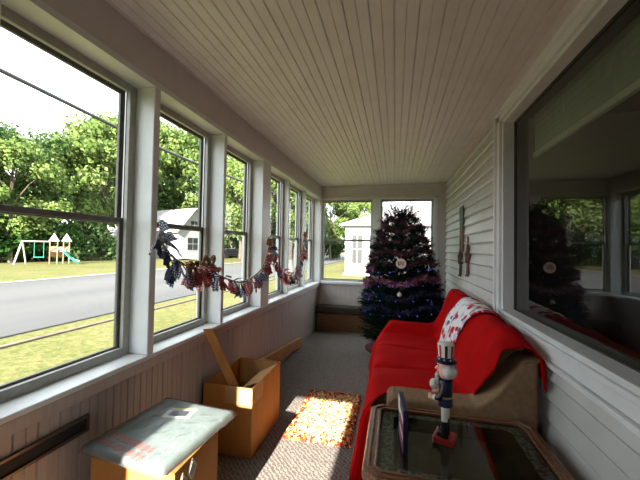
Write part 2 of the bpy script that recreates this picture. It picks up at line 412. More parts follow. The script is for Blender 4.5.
# ceiling: beaded boards running down the porch
def grooved(axis_vals, fn, depth, gw=0.004):
    pts = []
    for a in axis_vals: pts += [(a - gw, 0.0), (a, depth), (a + gw, 0.0)]
    return pts
b = MB()
xs = [-1.235 + 0.0555 * i for i in range(37)]
prof = [(-1.26, 0.0)]
for i, x in enumerate(xs):
    d, w = ((0.010, 0.0045) if i % 2 == 0 else (0.006, 0.0035))
    prof += [(x - w, 0.0), (x, d), (x + w, 0.0)]
prof.append((0.82, 0.0))
b.grid([[(x, y, ZC + z) for y in (YN - 0.1, 0.5, 2.5, 4.0, YB + 0.1)] for x, z in prof])
b.box((-1.6, YN - 0.2, ZC + 0.012), (2.95, YB + 0.2, ZC + 0.3))
b.build('ceiling', M['ceiling'], kind='structure')

# left wall: beadboard below the sill + solid stretches
def vgroove_wall(y0, y1, z0, z1, x, step, d, facing=1):
    n = int((y1 - y0) / step)
    pr = [(y0, 0)]
    for i in range(1, n):
        y = y0 + i * step; dd, w = ((d, 0.0045) if i % 2 else (d * 0.45, 0.003))
        pr += [(y - w, 0), (y, dd), (y + w, 0)]
    pr.append((y1, 0))
    return pr
b = MB()
pr = vgroove_wall(YN, YB, 0, ZS, XL, 0.041, 0.006)
b.grid([[(XL - d, y, z) for z in (0.0, 0.35, 0.72)] for y, d in pr])
b.box((-1.43, YN - 0.15, -0.5), (XL - 0.012, YB + 0.15, 0.70))
b.box((-1.43, YN - 0.15, 0.66), (XI - 0.005, 0.712, ZC))
b.build('wall_left', M['panel'], kind='structure')
# header beam over the windows
b = MB()
b.box((-1.46, 0.715, ZH + 0.03), (XI, YB, ZC + 0.005), 0.004)
b.build('trim_1', M['beam'], kind='structure')
b = MB(); b.box((-1.37, 0.715, ZH), (XI - 0.001, YB, ZH + 0.031)); b.build('trim_2', M['white'], kind='structure')
# window stool (sill board)
b = MB(); b.box((-1.46, 0.715, ZS - 0.022), (XI + 0.006, YB, ZS), 0.003); b.build('trim_3', M['white'], kind='structure')
b = MB(); b.box((-1.42, 0.715, ZS - 0.075), (XI, YB, ZS - 0.0225), 0.003); b.build('trim_4', M['panel'], kind='structure')
# posts
posts = [(0.715, 0.755, XI), (1.435, 1.48, XI), (2.155, 2.19, XI), (2.88, 3.08, XI), (3.80, 3.84, -1.30), (4.57, 4.61, -1.30), (5.33, 5.45, XI)]
for i, (y0, y1, xi) in enumerate(posts):
    b = MB(); b.box((-1.46, y0, ZS), (xi, y1, ZH), 0.004)
    b.build('trim_%d' % (5 + i), M['white'], kind='structure')

# windows of the left wall
def ring(b, axis, p, d, u0, u1, z0, z1, w, wt=None, wb=None):
    wt = w if wt is None else wt; wb = w if wb is None else wb
    def bx(ua, ub, za, zb):
        if axis == 'x': b.box((p, ua, za), (p + d, ub, zb), 0.002)
        else: b.box((ua, p, za), (ub, p + d, zb), 0.002)
    bx(u0, u0 + w, z0, z1); bx(u1 - w, u1, z0, z1)
    bx(u0 + w, u1 - w, z1 - wt, z1); bx(u0 + w, u1 - w, z0, z0 + wb)
def double_hung(num, axis, p, u0, u1, z0, z1, zm, fr, sa, sgn):
    """frame ring, two sash rings and their panes; sgn = outward direction"""
    r = struct('window_%d' % num)
    b = MB(); ring(b, axis, p, 0.022 * sgn, u0, u1, z0, z1, fr); b.build('frame', M['alu'], r)
    b = MB(); ring(b, axis, p + 0.022 * sgn, 0.012 * sgn, u0 + fr * 0.55, u1 - fr * 0.55, z0 + fr * 0.45, z1 - fr * 0.45, sa * 0.45); b.build('track', M['black'], r)
    for nm, za, zb, off in (('lower_sash', z0 + fr * 0.6, zm + 0.016, 0.026), ('upper_sash', zm - 0.016, z1 - fr * 0.6, 0.044)):
        b = MB(); ring(b, axis, p + off * sgn, 0.017 * sgn, u0 + fr * 0.7, u1 - fr * 0.7, za, zb, sa, 0.026, 0.026)
        s = b.build(nm, M['sash'], r)
        b = MB(); q = p + (off + 0.008) * sgn; e = fr * 0.7 + sa * 0.8
        if axis == 'x': b.face([(q, u0 + e, za + 0.02), (q, u1 - e, za + 0.02), (q, u1 - e, zb - 0.02), (q, u0 + e, zb - 0.02)])
        else: b.face([(u0 + e, q, za + 0.02), (u1 - e, q, za + 0.02), (u1 - e, q, zb - 0.02), (u0 + e, q, zb - 0.02)])
        b.build('pane', M['glass'], s)
    return r
spans = [(0.755, 1.435), (1.48, 2.155), (2.19, 2.88), (3.08, 3.80), (3.84, 4.57), (4.61, 5.33)]
for i, (y0, y1) in enumerate(spans):
    double_hung(i + 1, 'x', -1.365, y0, y1, ZS, ZH, 1.483, 0.042, 0.03, -1)

# far end wall
b = MB()
pr = []
y = YB
pts = [(-1.30, 0)]
for i in range(1, 26):
    x = -1.30 + i * 0.083; pts += [(x - 0.004, 0), (x, 0.005), (x + 0.004, 0)]
pts.append((0.82, 0))
b.grid([[(x, YB + d, z) for z in (0, 0.4, 0.75)] for x, d in pts])
b.box((-1.45, YB + 0.01, -0.3), (0.86, YB + 0.15, 0.75))
b.box((-1.45, YB, ZH), (0.86, YB + 0.15, ZC + 0.2))
b.box((-1.45, YB, 0.75), (-1.235, YB + 0.15, ZH)); b.box((0.60, YB, 0.75), (0.86, YB + 0.15, ZH))
b.build('wall_back', M['backpanel'], kind='structure')
MB().box((-0.372, YB - 0.012, 0.80), (-0.238, YB + 0.12, ZH), 0.004).build('trim_13', M['white'], kind='structure')
MB().box((-1.25, YB - 0.05, 0.752), (0.64, YB + 0.12, 0.797), 0.004).build('trim_14', M['white'], kind='structure')
MB().box((0.60, YB - 0.014, 0.80), (0.665, YB + 0.01, ZH + 0.03), 0.004).build('trim_15', M['white'], kind='structure')
MB().box((-1.25, YB - 0.014, ZH - 0.012), (0.665, YB + 0.01, ZH + 0.045), 0.004).build('trim_16', M['backpanel'], kind='structure')
MB().box((-1.25, YB - 0.02, ZC - 0.045), (0.79, YB + 0.005, ZC + 0.002), 0.006).build('trim_17', M['backpanel'], kind='structure')
double_hung(8, 'y', YB + 0.03, -1.235, -0.372, 0.797, ZH - 0.01, 1.50, 0.024, 0.016, 1)
double_hung(9, 'y', YB + 0.03, -0.238, 0.60, 0.797, ZH - 0.01, 1.50, 0.024, 0.016, 1)

# near end wall (behind the camera): window on the left, solid door side on the right
b = MB()
b.box((-1.45, YN - 0.12, -0.3), (0.86, YN, 0.80)); b.box((-1.45, YN - 0.12, 2.17), (0.86, YN, ZC + 0.2))
b.box((-1.45, YN - 0.12, 0.8), (-1.04, YN, 2.18)); b.box((-0.425, YN - 0.12, 0.8), (0.86, YN, 2.18))
b.build('wall_front', M['backpanel'], kind='structure')
b = MB(); b.face([(-1.04, YN - 0.06, 0.8), (-0.425, YN - 0.06, 0.8), (-0.425, YN - 0.06, 2.17), (-1.04, YN - 0.06, 2.17)])
w = struct('window_10'); b.build('pane', M['glass'], w)

# right wall: clapboard with the big picture window
def claps(b, y0, y1, z0, z1, step=0.104):
    z = z0
    while z < z1 - 0.001:
        zt = min(z + step, z1)
        b.box((XR - 0.001, y0, z), (XR + 0.06, y1, zt))
        b.face([(XR - 0.026, y0, z + 0.015), (XR - 0.026, y1, z + 0.015), (XR - 0.003, y1, zt), (XR - 0.003, y0, zt)])
        b.face([(XR - 0.015, y0, z), (XR - 0.015, y1, z), (XR - 0.026, y1, z + 0.015), (XR - 0.026, y0, z + 0.015)])
        b.face([(XR - 0.015, y0, z), (XR - 0.026, y0, z + 0.015), (XR - 0.003, y0, zt), (XR, y0, z)]); b.face([(XR - 0.015, y1, z), (XR - 0.026, y1, z + 0.015), (XR - 0.003, y1, zt), (XR, y1, z)])
        b.face([(XR - 0.015, y0, z), (XR - 0.015, y1, z), (XR, y1, z), (XR, y0, z)])
        z = zt
b = MB()
claps(b, 2.78, YB + 0.05, -0.03, ZC + 0.05)
claps(b, YN, 2.78, -0.03, 0.77)
b.box((XR, YN, 0.76), (XR + 0.06, 0.40, ZC))
b.build('wall_right', M['siding'], kind='structure')
# casing, stepped
pw = struct('window_11')
Yf, Zb, Zt = 2.665, 0.925, 2.345
b = MB()
for x0, o0, o1 in ((0.755, 0.085, 0.115), (0.770, 0.018, 0.083), (0.790, -0.004, 0.022)):
    # side, top, bottom strips of the stepped casing
    b.box((x0, Yf + o0, Zb - 0.08), (0.875, Yf + o1, ZC), 0.003)
    b.box((x0, 0.40, Zt + min(o0, 0.06) - 0.006), (0.875, Yf + o1 - 0.002, min(Zt + o1, ZC)), 0.003)
b.build('casing', M['white'], pw)
b = MB()
b.box((0.765, 0.40, Zb - 0.012), (0.875, Yf + 0.02, Zb + 0.004), 0.004)
b.box((0.785, 0.40, Zb - 0.035), (0.875, Yf + 0.03, Zb - 0.014), 0.003)
b.box((0.772, 0.40, Zb - 0.062), (0.875, Yf + 0.05, Zb - 0.036), 0.003)
b.box((0.782, 0.40, Zb - 0.125), (0.875, Yf + 0.10, Zb - 0.064), 0.003)
b.build('sill', M['white'], pw)
b = MB(); b.box((0.764, 0.40, 0.772), (0.82, 4.95, 0.796), 0.003); b.build('trim_18', M['white'], kind='structure')
b = MB()
b.box((0.866, Yf - 0.03, Zb), (0.93, Yf + 0.03, Zt + 0.03)); b.box((0.866, 0.40, Zt - 0.028), (0.93, Yf, Zt + 0.03)); b.box((0.866, 0.40, Zb - 0.03), (0.93, Yf, Zb + 0.012))
b.box((0.866, 0.36, Zb - 0.03), (0.93, 0.42, Zt + 0.03))
b.build('frame', M['black'], pw)
b = MB(); b.face([(0.872, 0.40, Zb), (0.872, Yf, Zb), (0.872, Yf, Zt), (0.872, 0.40, Zt)]); b.build('pane', M['picture_glass'], pw)
# the dim room behind the picture window
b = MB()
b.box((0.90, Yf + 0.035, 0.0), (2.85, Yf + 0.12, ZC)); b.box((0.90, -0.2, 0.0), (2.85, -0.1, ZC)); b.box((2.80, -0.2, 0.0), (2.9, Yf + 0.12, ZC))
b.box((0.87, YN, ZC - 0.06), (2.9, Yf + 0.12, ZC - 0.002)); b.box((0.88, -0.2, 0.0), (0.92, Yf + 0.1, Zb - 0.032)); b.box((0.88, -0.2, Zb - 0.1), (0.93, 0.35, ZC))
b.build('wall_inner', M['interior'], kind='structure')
# pleated roller shade hanging at the head of that window
t = thing('window_shade', 'green-grey fabric shade pulled partly down behind the big picture window', 'window shade', (1.0, 1.5, 2.0))
b = MB()
ys = [0.46 + 0.02 * i for i in range(110)]
b.grid([[(1.0 + (0.006 if (int((y - 0.46) / 0.02) % 22) == 0 else 0.0), y, z) for z in (2.09, 2.2, 2.37)] for y in ys])
b.build('fabric', M['shade'], t, solid=0.004)
b = MB(); b.box((0.985, 0.45, 2.055), (1.015, 2.65, 2.092), 0.004); b.build('bottom_rail', M['shaderail'], t)

# ------------------------------------------------------------------ the dark slot in the left panelling
t = thing('wall_slot', 'dark metal-framed slot set low in the left beadboard panelling', 'vent', (XL, 0.9, 0.56))
b = MB(); ring(b, 'x', XL, 0.014, 0.55, 1.135, 0.560, 0.632, 0.012); b.build('frame', M['slotframe'], t)
b = MB(); b.box((XL + 0.001, 0.56, 0.57), (XL + 0.005, 1.125, 0.622)); b.build('slot_shade', M['slot'], t)  # black plate for the shade inside the slot; no recess is cut

# ------------------------------------------------------------------ carton with the wrapped board on it
t = thing('cardboard_box', 'closed orange-brown cardboard box carrying the plastic-wrapped board', 'box', (-1.0, 1.2, 0))
BX0, BX1, BY0, BY1, BH = -1.175, -0.79, 1.06, 1.37, 0.51
b = MB(); b.box((BX0, BY0, 0), (BX1, BY1, BH - 0.004), 0.004); b.build('body', M['cardboard'], t)
b = MB(); b.box((BX0, BY0, BH - 0.004), (BX1, (BY0 + BY1) / 2 - 0.002, BH)); b.build('flap', M['cardboard'], t)
b = MB(); b.box((BX0, (BY0 + BY1) / 2 + 0.002, BH - 0.004), (BX1, BY1, BH)); b.build('flap', M['cardboard'], t)
for k, yc in enumerate((1.11, 1.17)):
    b = MB(); zc = 0.435 + 0.02 * k; s = 0.042
    b.prism([(yc - s * 0.75, zc), (yc, zc - s * 1.1), (yc + s * 0.75, zc), (yc, zc + s * 1.1)], 'x', BX1, BX1 + 0.0015)
    l = b.build('diamond_label', M['label_w'], t); s = 0.03
    b = MB(); b.prism([(yc - s * 0.75, zc), (yc, zc - s * 1.1), (yc + s * 0.75, zc), (yc, zc + s * 1.1)], 'x', BX1 + 0.0015, BX1 + 0.003)
    b.build('label_mark', M['print_grey'], l)

t = thing('wrapped_board', 'flat grey padded board sealed in clear plastic lying on the near cardboard box', 'package', (-0.987, 1.258, BH))
PX0, PX1, PY0, PY1, PZ = -1.20, -0.775, 1.025, 1.49, 0.553
b = MB(); b.box((PX0 + 0.012, PY0 + 0.012, BH + 0.003), (PX1 - 0.012, PY1 - 0.012, PZ), 0.016, 3); b.build('padded_board', M['foam'], t, smooth=True)
random.seed(4)
b = MB(); rows = []
nx, ny = 30, 30
for i in range(nx + 1):
    row = []
    for j in range(ny + 1):
        u, v = i / nx, j / ny
        e = min(u, 1 - u, v, 1 - v)
        z = PZ + 0.004 + random.uniform(0, 0.003)
        x = PX0 - 0.002 + (PX1 - PX0 + 0.004) * u; y = PY0 - 0.002 + (PY1 - PY0 + 0.004) * v
        if e < 0.045:
            k = 1 - e / 0.045
            z -= 0.031 * k ** 1.5
            j2 = random.uniform(-0.002, 0.004) * k
            x += j2 if u > 0.5 else -j2; y += j2 if v > 0.5 else -j2
        row.append((x, y, z))
    rows.append(row)
b.grid(rows); b.build('plastic_wrap', M['plastic'], t, smooth=True)
def decal(nm, poly, m, z=PZ + 0.0012):
    b = MB(); b.prism(poly, 'z', PZ - 0.0005, z); return b.build(nm, m, t)
def quad_rot(cx, cy, w, h, a):
    c, s = math.cos(a), math.sin(a)
    return [(cx + c * x - s * y, cy + s * x + c * y) for x, y in ((-w, -h), (w, -h), (w, h), (-w, h))]
decal('picture_label', quad_rot(-1.01, 1.36, 0.068, 0.036, 0.25), M['print_pale'])
decal('picture', quad_rot(-1.01, 1.365, 0.044, 0.024, 0.25), M['navy'], PZ + 0.002)
decal('yellow_strip', quad_rot(-1.015, 1.405, 0.065, 0.006, 0.25), M['print_yel'], PZ + 0.002)
# two rows of broken red print
b = MB()
for k in range(9):
    for row in range(2):
        cx = -1.155 + 0.031 * k; cy = 1.085 + 0.05 * row - 0.004 * k
        w = random.uniform(0.008, 0.014)
        b.prism(quad_rot(cx, cy, w, 0.017, random.uniform(-0.35, 0.35)), 'z', PZ - 0.0005, PZ + 0.0012)
b.build('red_print', M['print_red'], t)
t.rotation_euler.z = -0.1

# ------------------------------------------------------------------ open carton
def carton():
    x0, x1, y0, y1, h = -1.235, -0.885, 1.935, 2.455, 0.445; th = 0.006
    t = thing('cardboard_box', 'open cardboard box with a tall cardboard strip standing in it', 'box', (-1.06, 2.2, 0))
    b = MB()
    b.box((x0, y0, 0), (x1, y1, th)); b.box((x0, y0, th), (x0 + th, y1, h)); b.box((x1 - th, y0, th), (x1, y1, h))
    b.box((x0 + th, y0, th), (x1 - th, y0 + th, h)); b.box((x0 + th, y1 - th, th), (x1 - th, y1, h))
    b.build('body', M['cardboard'], t)
    # flaps folded down into the box
    b = MB(); b.face([(x1 - th - .001, y0 + .13, h - .005), (x1 - th - .001, y1 - .03, h - .005), (x1 - .15, y1 - .05, h - .075), (x1 - .15, y0 + .15, h - .075)]); b.build('flap', M['cardboard_in_lit'], t, solid=0.005)
    b = MB(); b.face([(x0 + .03, y1 - th - .001, h - .005), (x1 - .03, y1 - th - .001, h - .005), (x1 - .06, y1 - .05, h - .17), (x0 + .06, y1 - .05, h - .17)]); b.build('flap', M['cardboard_in_lit'], t, solid=0.005)
    # sunlit patch at the near corner, put in as a paler cardboard lip
    b = MB(); b.box((x0 + 0.16, y0 - 0.004, h - 0.11), (x1 + 0.004, y0 - 0.0005, h + 0.002)); b.box((x1 + 0.0005, y0 - 0.004, h - 0.11), (x1 + 0.004, y0 + 0.17, h + 0.002)); b.build('sunlit_patch', M['cardboard_in_lit'], t)
carton()
# cardboard strip leaning in the open carton
b = MB()
w = 0.032
pa, pb = Vector((-0.925, 2.0, 0.20)), Vector((-1.195, 1.90, 0.815))
side = Vector((0.85, 0.50, 0)).normalized() * w
b.face([pa - side, pa + side, pb + side * 0.9, pb - side * 0.9])
o = b.build('cardboard_strip', M['cardboard'], solid=0.008, offset=0)
tag(o, 'narrow cardboard strip standing upright inside the open box below the window', 'cardboard')
# long flat carton leaning on the panelling
b = MB()
A, B_ = (2.475, 0.20), (4.26, 0.004)
dy, dz = B_[0] - A[0], B_[1] - A[1]; L = math.hypot(dy, dz); ny, nz = -dz / L, dy / L
h = 0.125
b.prism([A, B_, (B_[0] + ny * h, B_[1] + nz * h), (A[0] + ny * h, A[1] + nz * h)], 'x', XL + 0.006, XL + 0.05, 0.004)
o = b.build('flat_carton', M['cardboard_edge']); tag(o, 'long narrow cardboard carton leaning along the panelled wall behind the open box', 'box')

# ------------------------------------------------------------------ low wooden chest at the far wall
t = thing('wooden_chest', 'low brown wooden chest with dark lid under the far window', 'chest', (-0.7, 5.28, 0))
b = MB(); b.box((-1.25, 5.20, 0.0), (-0.15, 5.39, 0.285), 0.006); b.build('body', M['chest'], t)
b = MB(); b.box((-1.265, 5.185, 0.29), (-0.14, 5.395, 0.40), 0.008); b.build('lid', M['chestlid'], t)

# ------------------------------------------------------------------ rag rug
random.seed(11)
t = thing('rag_rug', 'shaggy orange, yellow and red rag rug on the carpet in the sunlight', 'rug', (-0.52, 2.6, 0))
b = MB(); b.box((-0.745, 2.215, 0.001), (-0.30, 2.97, 0.008), 0.002); b.build('backing', M['rag_edge'], t)
def tufts(x0, x1, y0, y1, n, test):
    b = MB()
    for _ in range(n):
        x, y = random.uniform(x0, x1), random.uniform(y0, y1)
        if not test(x, y): continue
        a = random.uniform(0, PI); l = random.uniform(0.012, 0.022); w = random.uniform(0.006, 0.010); z = random.uniform(0.010, 0.024)
        c, s = math.cos(a), math.sin(a)
        P = lambda p, q, zz: (x + c * p - s * q, y + s * p + c * q, zz)
        v = [b.bm.verts.new(P(-l, -w, 0.006)), b.bm.verts.new(P(-l, w, 0.006)), b.bm.verts.new(P(0, w, z)), b.bm.verts.new(P(0, -w, z)), b.bm.verts.new(P(l, w, 0.006)), b.bm.verts.new(P(l, -w, 0.006))]
        b.bm.faces.new((v[0], v[3], v[2], v[1])); b.bm.faces.new((v[3], v[5], v[4], v[2]))
    return b
edge = lambda x, y: min(x + 0.76, -0.285 - x, y - 2.20, 2.985 - y) < 0.045
tufts(-0.74, -0.305, 2.22, 2.965, 5200, lambda x, y: not edge(x, y)).build('pile', M['rag'], t)
tufts(-0.76, -0.292, 2.20, 2.985, 4200, edge).build('border', M['rag_edge'], t)

# ------------------------------------------------------------------ sofa
t = thing('sofa', 'tan upholstered sofa with rolled arms along the clapboard wall, mostly under a red cover', 'sofa', (0.3, 2.85, 0))
def smooth_poly(pts, n=6):
    """Catmull-Rom through open point list"""
    out = []
    P = [pts[0]] + list(pts) + [pts[-1]]
    for i in range(1, len(P) - 2):
        for k in range(n):
            s = k / n; a, b_, c, d = [Vector(p) for p in P[i - 1:i + 3]]
            out.append(0.5 * ((2 * b_) + (c - a) * s + (2 * a - 5 * b_ + 4 * c - d) * s * s + (3 * b_ - a - 3 * c + d) * s ** 3))
    out.append(Vector(pts[-1])); return out
armtop = smooth_poly([(-0.035, 0.46), (-0.022, 0.505), (0.05, 0.52), (0.37, 0.518), (0.46, 0.535), (0.54, 0.61), (0.605, 0.71), (0.665, 0.785), (0.735, 0.80)], 9)
armpoly = [(-0.035, 0.06)] + [tuple(p) for p in armtop] + [(0.735, 0.06)]
b = MB(); b.prism(armpoly, 'y', 1.885, 2.06, 0.018, 3); b.build('arm', M['beige'], t, smooth=True)
b = MB(); b.prism(armpoly, 'y', 3.60, 3.775, 0.018, 3); b.build('arm', M['beige'], t, smooth=True)
b = MB(); b.box((-0.12, 2.07, 0.06), (0.73, 3.59, 0.28), 0.015, 2); b.build('base', M['beige'], t, smooth=True)
for y0, y1 in ((2.068, 2.572), (2.578, 3.082), (3.088, 3.592)):
    b = MB(); b.box((-0.145, y0, 0.285), (0.46, y1, 0.43), 0.03, 3); b.build('seat_cushion', M['beige'], t, smooth=True)
bp = [(0.47, 0.30), (0.50, 0.60), (0.56, 0.80), (0.61, 0.875), (0.66, 0.89), (0.70, 0.875), (0.732, 0.82), (0.732, 0.06), (0.50, 0.06)]
b = MB(); b.prism(bp, 'y', 2.07, 3.59, 0.015, 2); b.build('backrest', M['beige'], t, smooth=True)
for x, y in ((0.02, 1.95), (0.02, 3.71), (0.69, 1.95), (0.69, 3.71)):
    b = MB(); b.lathe([(0.028, 0.0), (0.034, 0.06)], (x, y, 0)); b.build('foot', M['wood'], t)

# red cover over seat, far arm and back
def lerp(a, b_, s): return a + (b_ - a) * s
def sst(a, b_, x): x = max(0.0, min(1.0, (x - a) / (b_ - a))); return x * x * (3 - 2 * x)
def cover_profile(y):
    """closed-ish list of XZ points front hem -> over seat -> over back -> behind"""
    arm = sst(3.54, 3.60, y)
    dip = sum(math.exp(-((y - c) / 0.022) ** 2) for c in (2.575, 3.085))
    zs = 0.455 - 0.022 * dip + 0.008 * math.sin(y * 9)
    flare = -0.232 - 0.015 * math.sin(y * 7.0) - 0.03 * sst(3.2, 3.7, y)
    zt = 0.918 + 0.012 * math.sin(y * 2.1) - 0.05 * sst(2.12, 1.87, y)
    w = 0.004 * math.sin(y * 31) + 0.003 * math.sin(y * 57 + 1)
    ax = 0.09 * arm
    pts = [(flare, 0.012), (flare + 0.025 + w, 0.12), (flare + 0.055 - w, 0.27), (-0.160 + ax, 0.40 + 0.09 * arm), (-0.135 + ax, zs - 0.012 + 0.085 * arm), (-0.06 + ax * 0.6, zs + 0.085 * arm),
           (0.15, zs - 0.004 + 0.085 * arm), (0.36, zs - 0.008 + 0.085 * arm), (0.440, zs + 0.016 + 0.09 * arm), (0.478 + w * 0.5, 0.60 + 0.04 * arm), (0.515 + w, 0.72), (0.555, 0.83),
           (0.605, zt - 0.012), (0.655, zt), (0.705, zt - 0.014), (0.742, zt - 0.075), (0.749, 0.70)]
    return pts
def cover_row(y, s0=0.0, s1=1.0, n=70, off=0.0):
    raw = smooth_poly(cover_profile(y), 6)
    ln = [0.0]
    for i in range(1, len(raw)): ln.append(ln[-1] + (raw[i] - raw[i - 1]).length)
    T = ln[-1]; out = []
    for k in range(n + 1):
        s = lerp(s0, s1, k / n) * T
        i = 0
        while i < len(ln) - 2 and ln[i + 1] < s: i += 1
        q = (s - ln[i]) / max(1e-9, ln[i + 1] - ln[i]); p = raw[i].lerp(raw[i + 1], q)
        if off:
            d = (raw[i + 1] - raw[i]).normalized(); p = p + Vector((-d.y, d.x)) * off
        out.append(p)
    return out
def near_edge(s):
    """where the cover starts towards the camera for profile position s"""
    if s < 0.58: return lerp(1.885, 2.075, sst(0.25, 0.30, s))
    return lerp(2.075, 1.868, max(0.0, min(1.0, (s - 0.555) / 0.215)))
b = MB(); rows = []
NY = 90; NS = 84
prow = {}
for i in range(NY + 1):
    v = i / NY; row = []
    for k in range(NS + 1):
        s = k / NS
        y = lerp(near_edge(s), 3.79, v)
        row.append((s, y))
    rows.append(row)
grid = []
cache = {}
def cover_pt(s, y, off=0.0):
    key = round(y, 3)
    if key not in cache:
        raw = smooth_poly(cover_profile(key), 6); ln = [0.0]
        for i in range(1, len(raw)): ln.append(ln[-1] + (raw[i] - raw[i - 1]).length)
        cache[key] = (raw, ln)
    raw, ln = cache[key]; T = ln[-1] * s; i = 0
    while i < len(ln) - 2 and ln[i + 1] < T: i += 1
    q = (T - ln[i]) / max(1e-9, ln[i + 1] - ln[i]); p = raw[i].lerp(raw[i + 1], q)
    d = (raw[i + 1] - raw[i]).normalized(); p = p + Vector((-d.y, d.x)) * off
    return (p.x, y, p.y)
random.seed(7)
for row in rows:
    grid.append([cover_pt(s, y, 0.004 * math.sin(6.0 * y + 11 * s) + 0.0035 * math.sin(17 * y - 23 * s) + (0.006 * math.sin(26 * y + 9 * s) if s > 0.62 else 0.0)) for s, y in row])
# near edge hem of the back part folds down over the arm wing
b.grid(grid)
# near end folded round the front corner of the seat
first = [p for p, (s_, y_) in zip(grid[0], rows[0]) if s_ <= 0.262]
b.grid([first, [(p[0] + 0.02, 1.878, p[2]) for p in first], [(min(-0.045, p[0] + 0.11), 1.884 + 0.006 * math.sin(p[2] * 14), p[2] * 0.99) for p in first], [(-0.042, 1.90, p[2] * 0.985) for p in first]])
# far end drop over the far arm
last = grid[-1]
b.grid([last, [(p[0], p[1] + 0.012, max(0.02, p[2] - 0.03)) for p in last], [(p[0], p[1] + 0.016, max(0.015, p[2] * 0.45)) for p in last]])
# corner tip hanging behind the near back corner
b.grid([[(0.728, 1.868, 0.83), (0.750, 1.872, 0.80), (0.756, 1.90, 0.76)], [(0.731, 1.862, 0.76), (0.752, 1.868, 0.73), (0.758, 1.90, 0.70)], [(0.742, 1.862, 0.66), (0.752, 1.866, 0.65), (0.756, 1.875, 0.65)]])
o = b.build('sofa_cover', M['red'], smooth=True, solid=0.006, offset=1)
tag(o, 'bright red fleece cover spread over the seat, back and far arm of the sofa', 'sofa cover')
# patterned throw over the back
b = MB(); grid = []
NA, NB = 20, 40
for i in range(NA + 1):
    row = []
    for k in range(NB + 1):
        q = k / NB; s = lerp(0.56, 0.93, q)
        yl = lerp(2.72, 2.50, sst(0.3, 0.9, q)); yr = lerp(3.30, 3.05, sst(0.25, 0.9, q))
        y = lerp(yl, yr, i / NA)
        row.append(cover_pt(s, y, 0.016 + 0.004 * math.sin(40 * y + 6 * q)))
    grid.append(row)
b.grid(grid)
o = b.build('throw_blanket', M['blanket'], smooth=True, solid=0.007, offset=1)
tag(o, 'white throw blanket with red and grey motifs hanging over the sofa back', 'blanket')

# ------------------------------------------------------------------ glass-topped table
TX0, TX1, TY0, TY1, TZ = -0.118, 0.685, 1.245, 1.862, 0.49
t = thing('end_table', 'carved dark wooden table with inset glass top in front of the sofa arm', 'table', (0.28, 1.55, 0))
def chamfer_rect(x0, x1, y0, y1, c):
    return [(x0 + c, y0), (x1 - c, y0), (x1, y0 + c), (x1, y1 - c), (x1 - c, y1), (x0 + c, y1), (x0, y1 - c), (x0, y0 + c)]
def frame_ring(b, outer, inner, z0, z1):
    n = len(outer)
    V = [[b.bm.verts.new((x, y, z)) for x, y in poly] for poly, z in ((outer, z0), (outer, z1), (inner, z1), (inner, z0))]
    for i in range(n):
        j = (i + 1) % n
        for a in range(4):
            c = (a + 1) % 4
            b.bm.faces.new((V[a][i], V[a][j], V[c][j], V[c][i]))
b = MB()
frame_ring(b, chamfer_rect(TX0, TX1, TY0, TY1, 0.05), chamfer_rect(TX0 + 0.058, TX1 - 0.058, TY0 + 0.058, TY1 - 0.058, 0.02), TZ - 0.04, TZ)
b.build('top_frame', M['wood_worn'], t, bev=0.008)
b = MB()
frame_ring(b, chamfer_rect(TX0 + 0.018, TX1 - 0.018, TY0 + 0.018, TY1 - 0.018, 0.045), chamfer_rect(TX0 + 0.030, TX1 - 0.030, TY0 + 0.030, TY1 - 0.030, 0.04), TZ - 0.002, TZ + 0.007)
frame_ring(b, chamfer_rect(TX0 + 0.046, TX1 - 0.046, TY0 + 0.046, TY1 - 0.046, 0.03), chamfer_rect(TX0 + 0.058, TX1 - 0.058, TY0 + 0.058, TY1 - 0.058, 0.02), TZ - 0.002, TZ + 0.006)
b.build('moulding', M['wood'], t, bev=0.003)
b = MB(); b.prism(chamfer_rect(TX0 + 0.0585, TX1 - 0.0585, TY0 + 0.0585, TY1 - 0.0585, 0.02), 'z', TZ - 0.008, TZ - 0.0015); g = b.build('glass_top', M['table_glass'], t)
b = MB(); frame_ring(b, chamfer_rect(TX0 + 0.066, TX1 - 0.066, TY0 + 0.066, TY1 - 0.066, 0.02), chamfer_rect(TX0 + 0.122, TX1 - 0.122, TY0 + 0.100, TY1 - 0.100, 0.02), TZ - 0.0105, TZ - 0.009)
b.build('etched_border', M['etch'], t)
b = MB(); b.box((TX0 + 0.03, TY0 + 0.03, TZ - 0.12), (TX1 - 0.03, TY1 - 0.03, TZ - 0.11)); b.build('inner_panel', M['tablebase'], t)
b = MB()
ring_pts = chamfer_rect(TX0 + 0.02, TX1 - 0.02, TY0 + 0.02, TY1 - 0.02, 0.045)
frame_ring(b, ring_pts, chamfer_rect(TX0 + 0.04, TX1 - 0.04, TY0 + 0.04, TY1 - 0.04, 0.04), TZ - 0.13, TZ - 0.04); b.build('apron', M['wood'], t, bev=0.004)
for x in (TX0 + 0.07, TX1 - 0.07):
    for y in (TY0 + 0.07, TY1 - 0.07):
        b = MB(); b.lathe([(0.022, 0), (0.03, 0.03), (0.02, 0.06), (0.028, 0.2), (0.034, 0.33), (0.034, TZ - 0.12)], (x, y, 0), 14); b.build('leg', M['wood'], t, smooth=True)

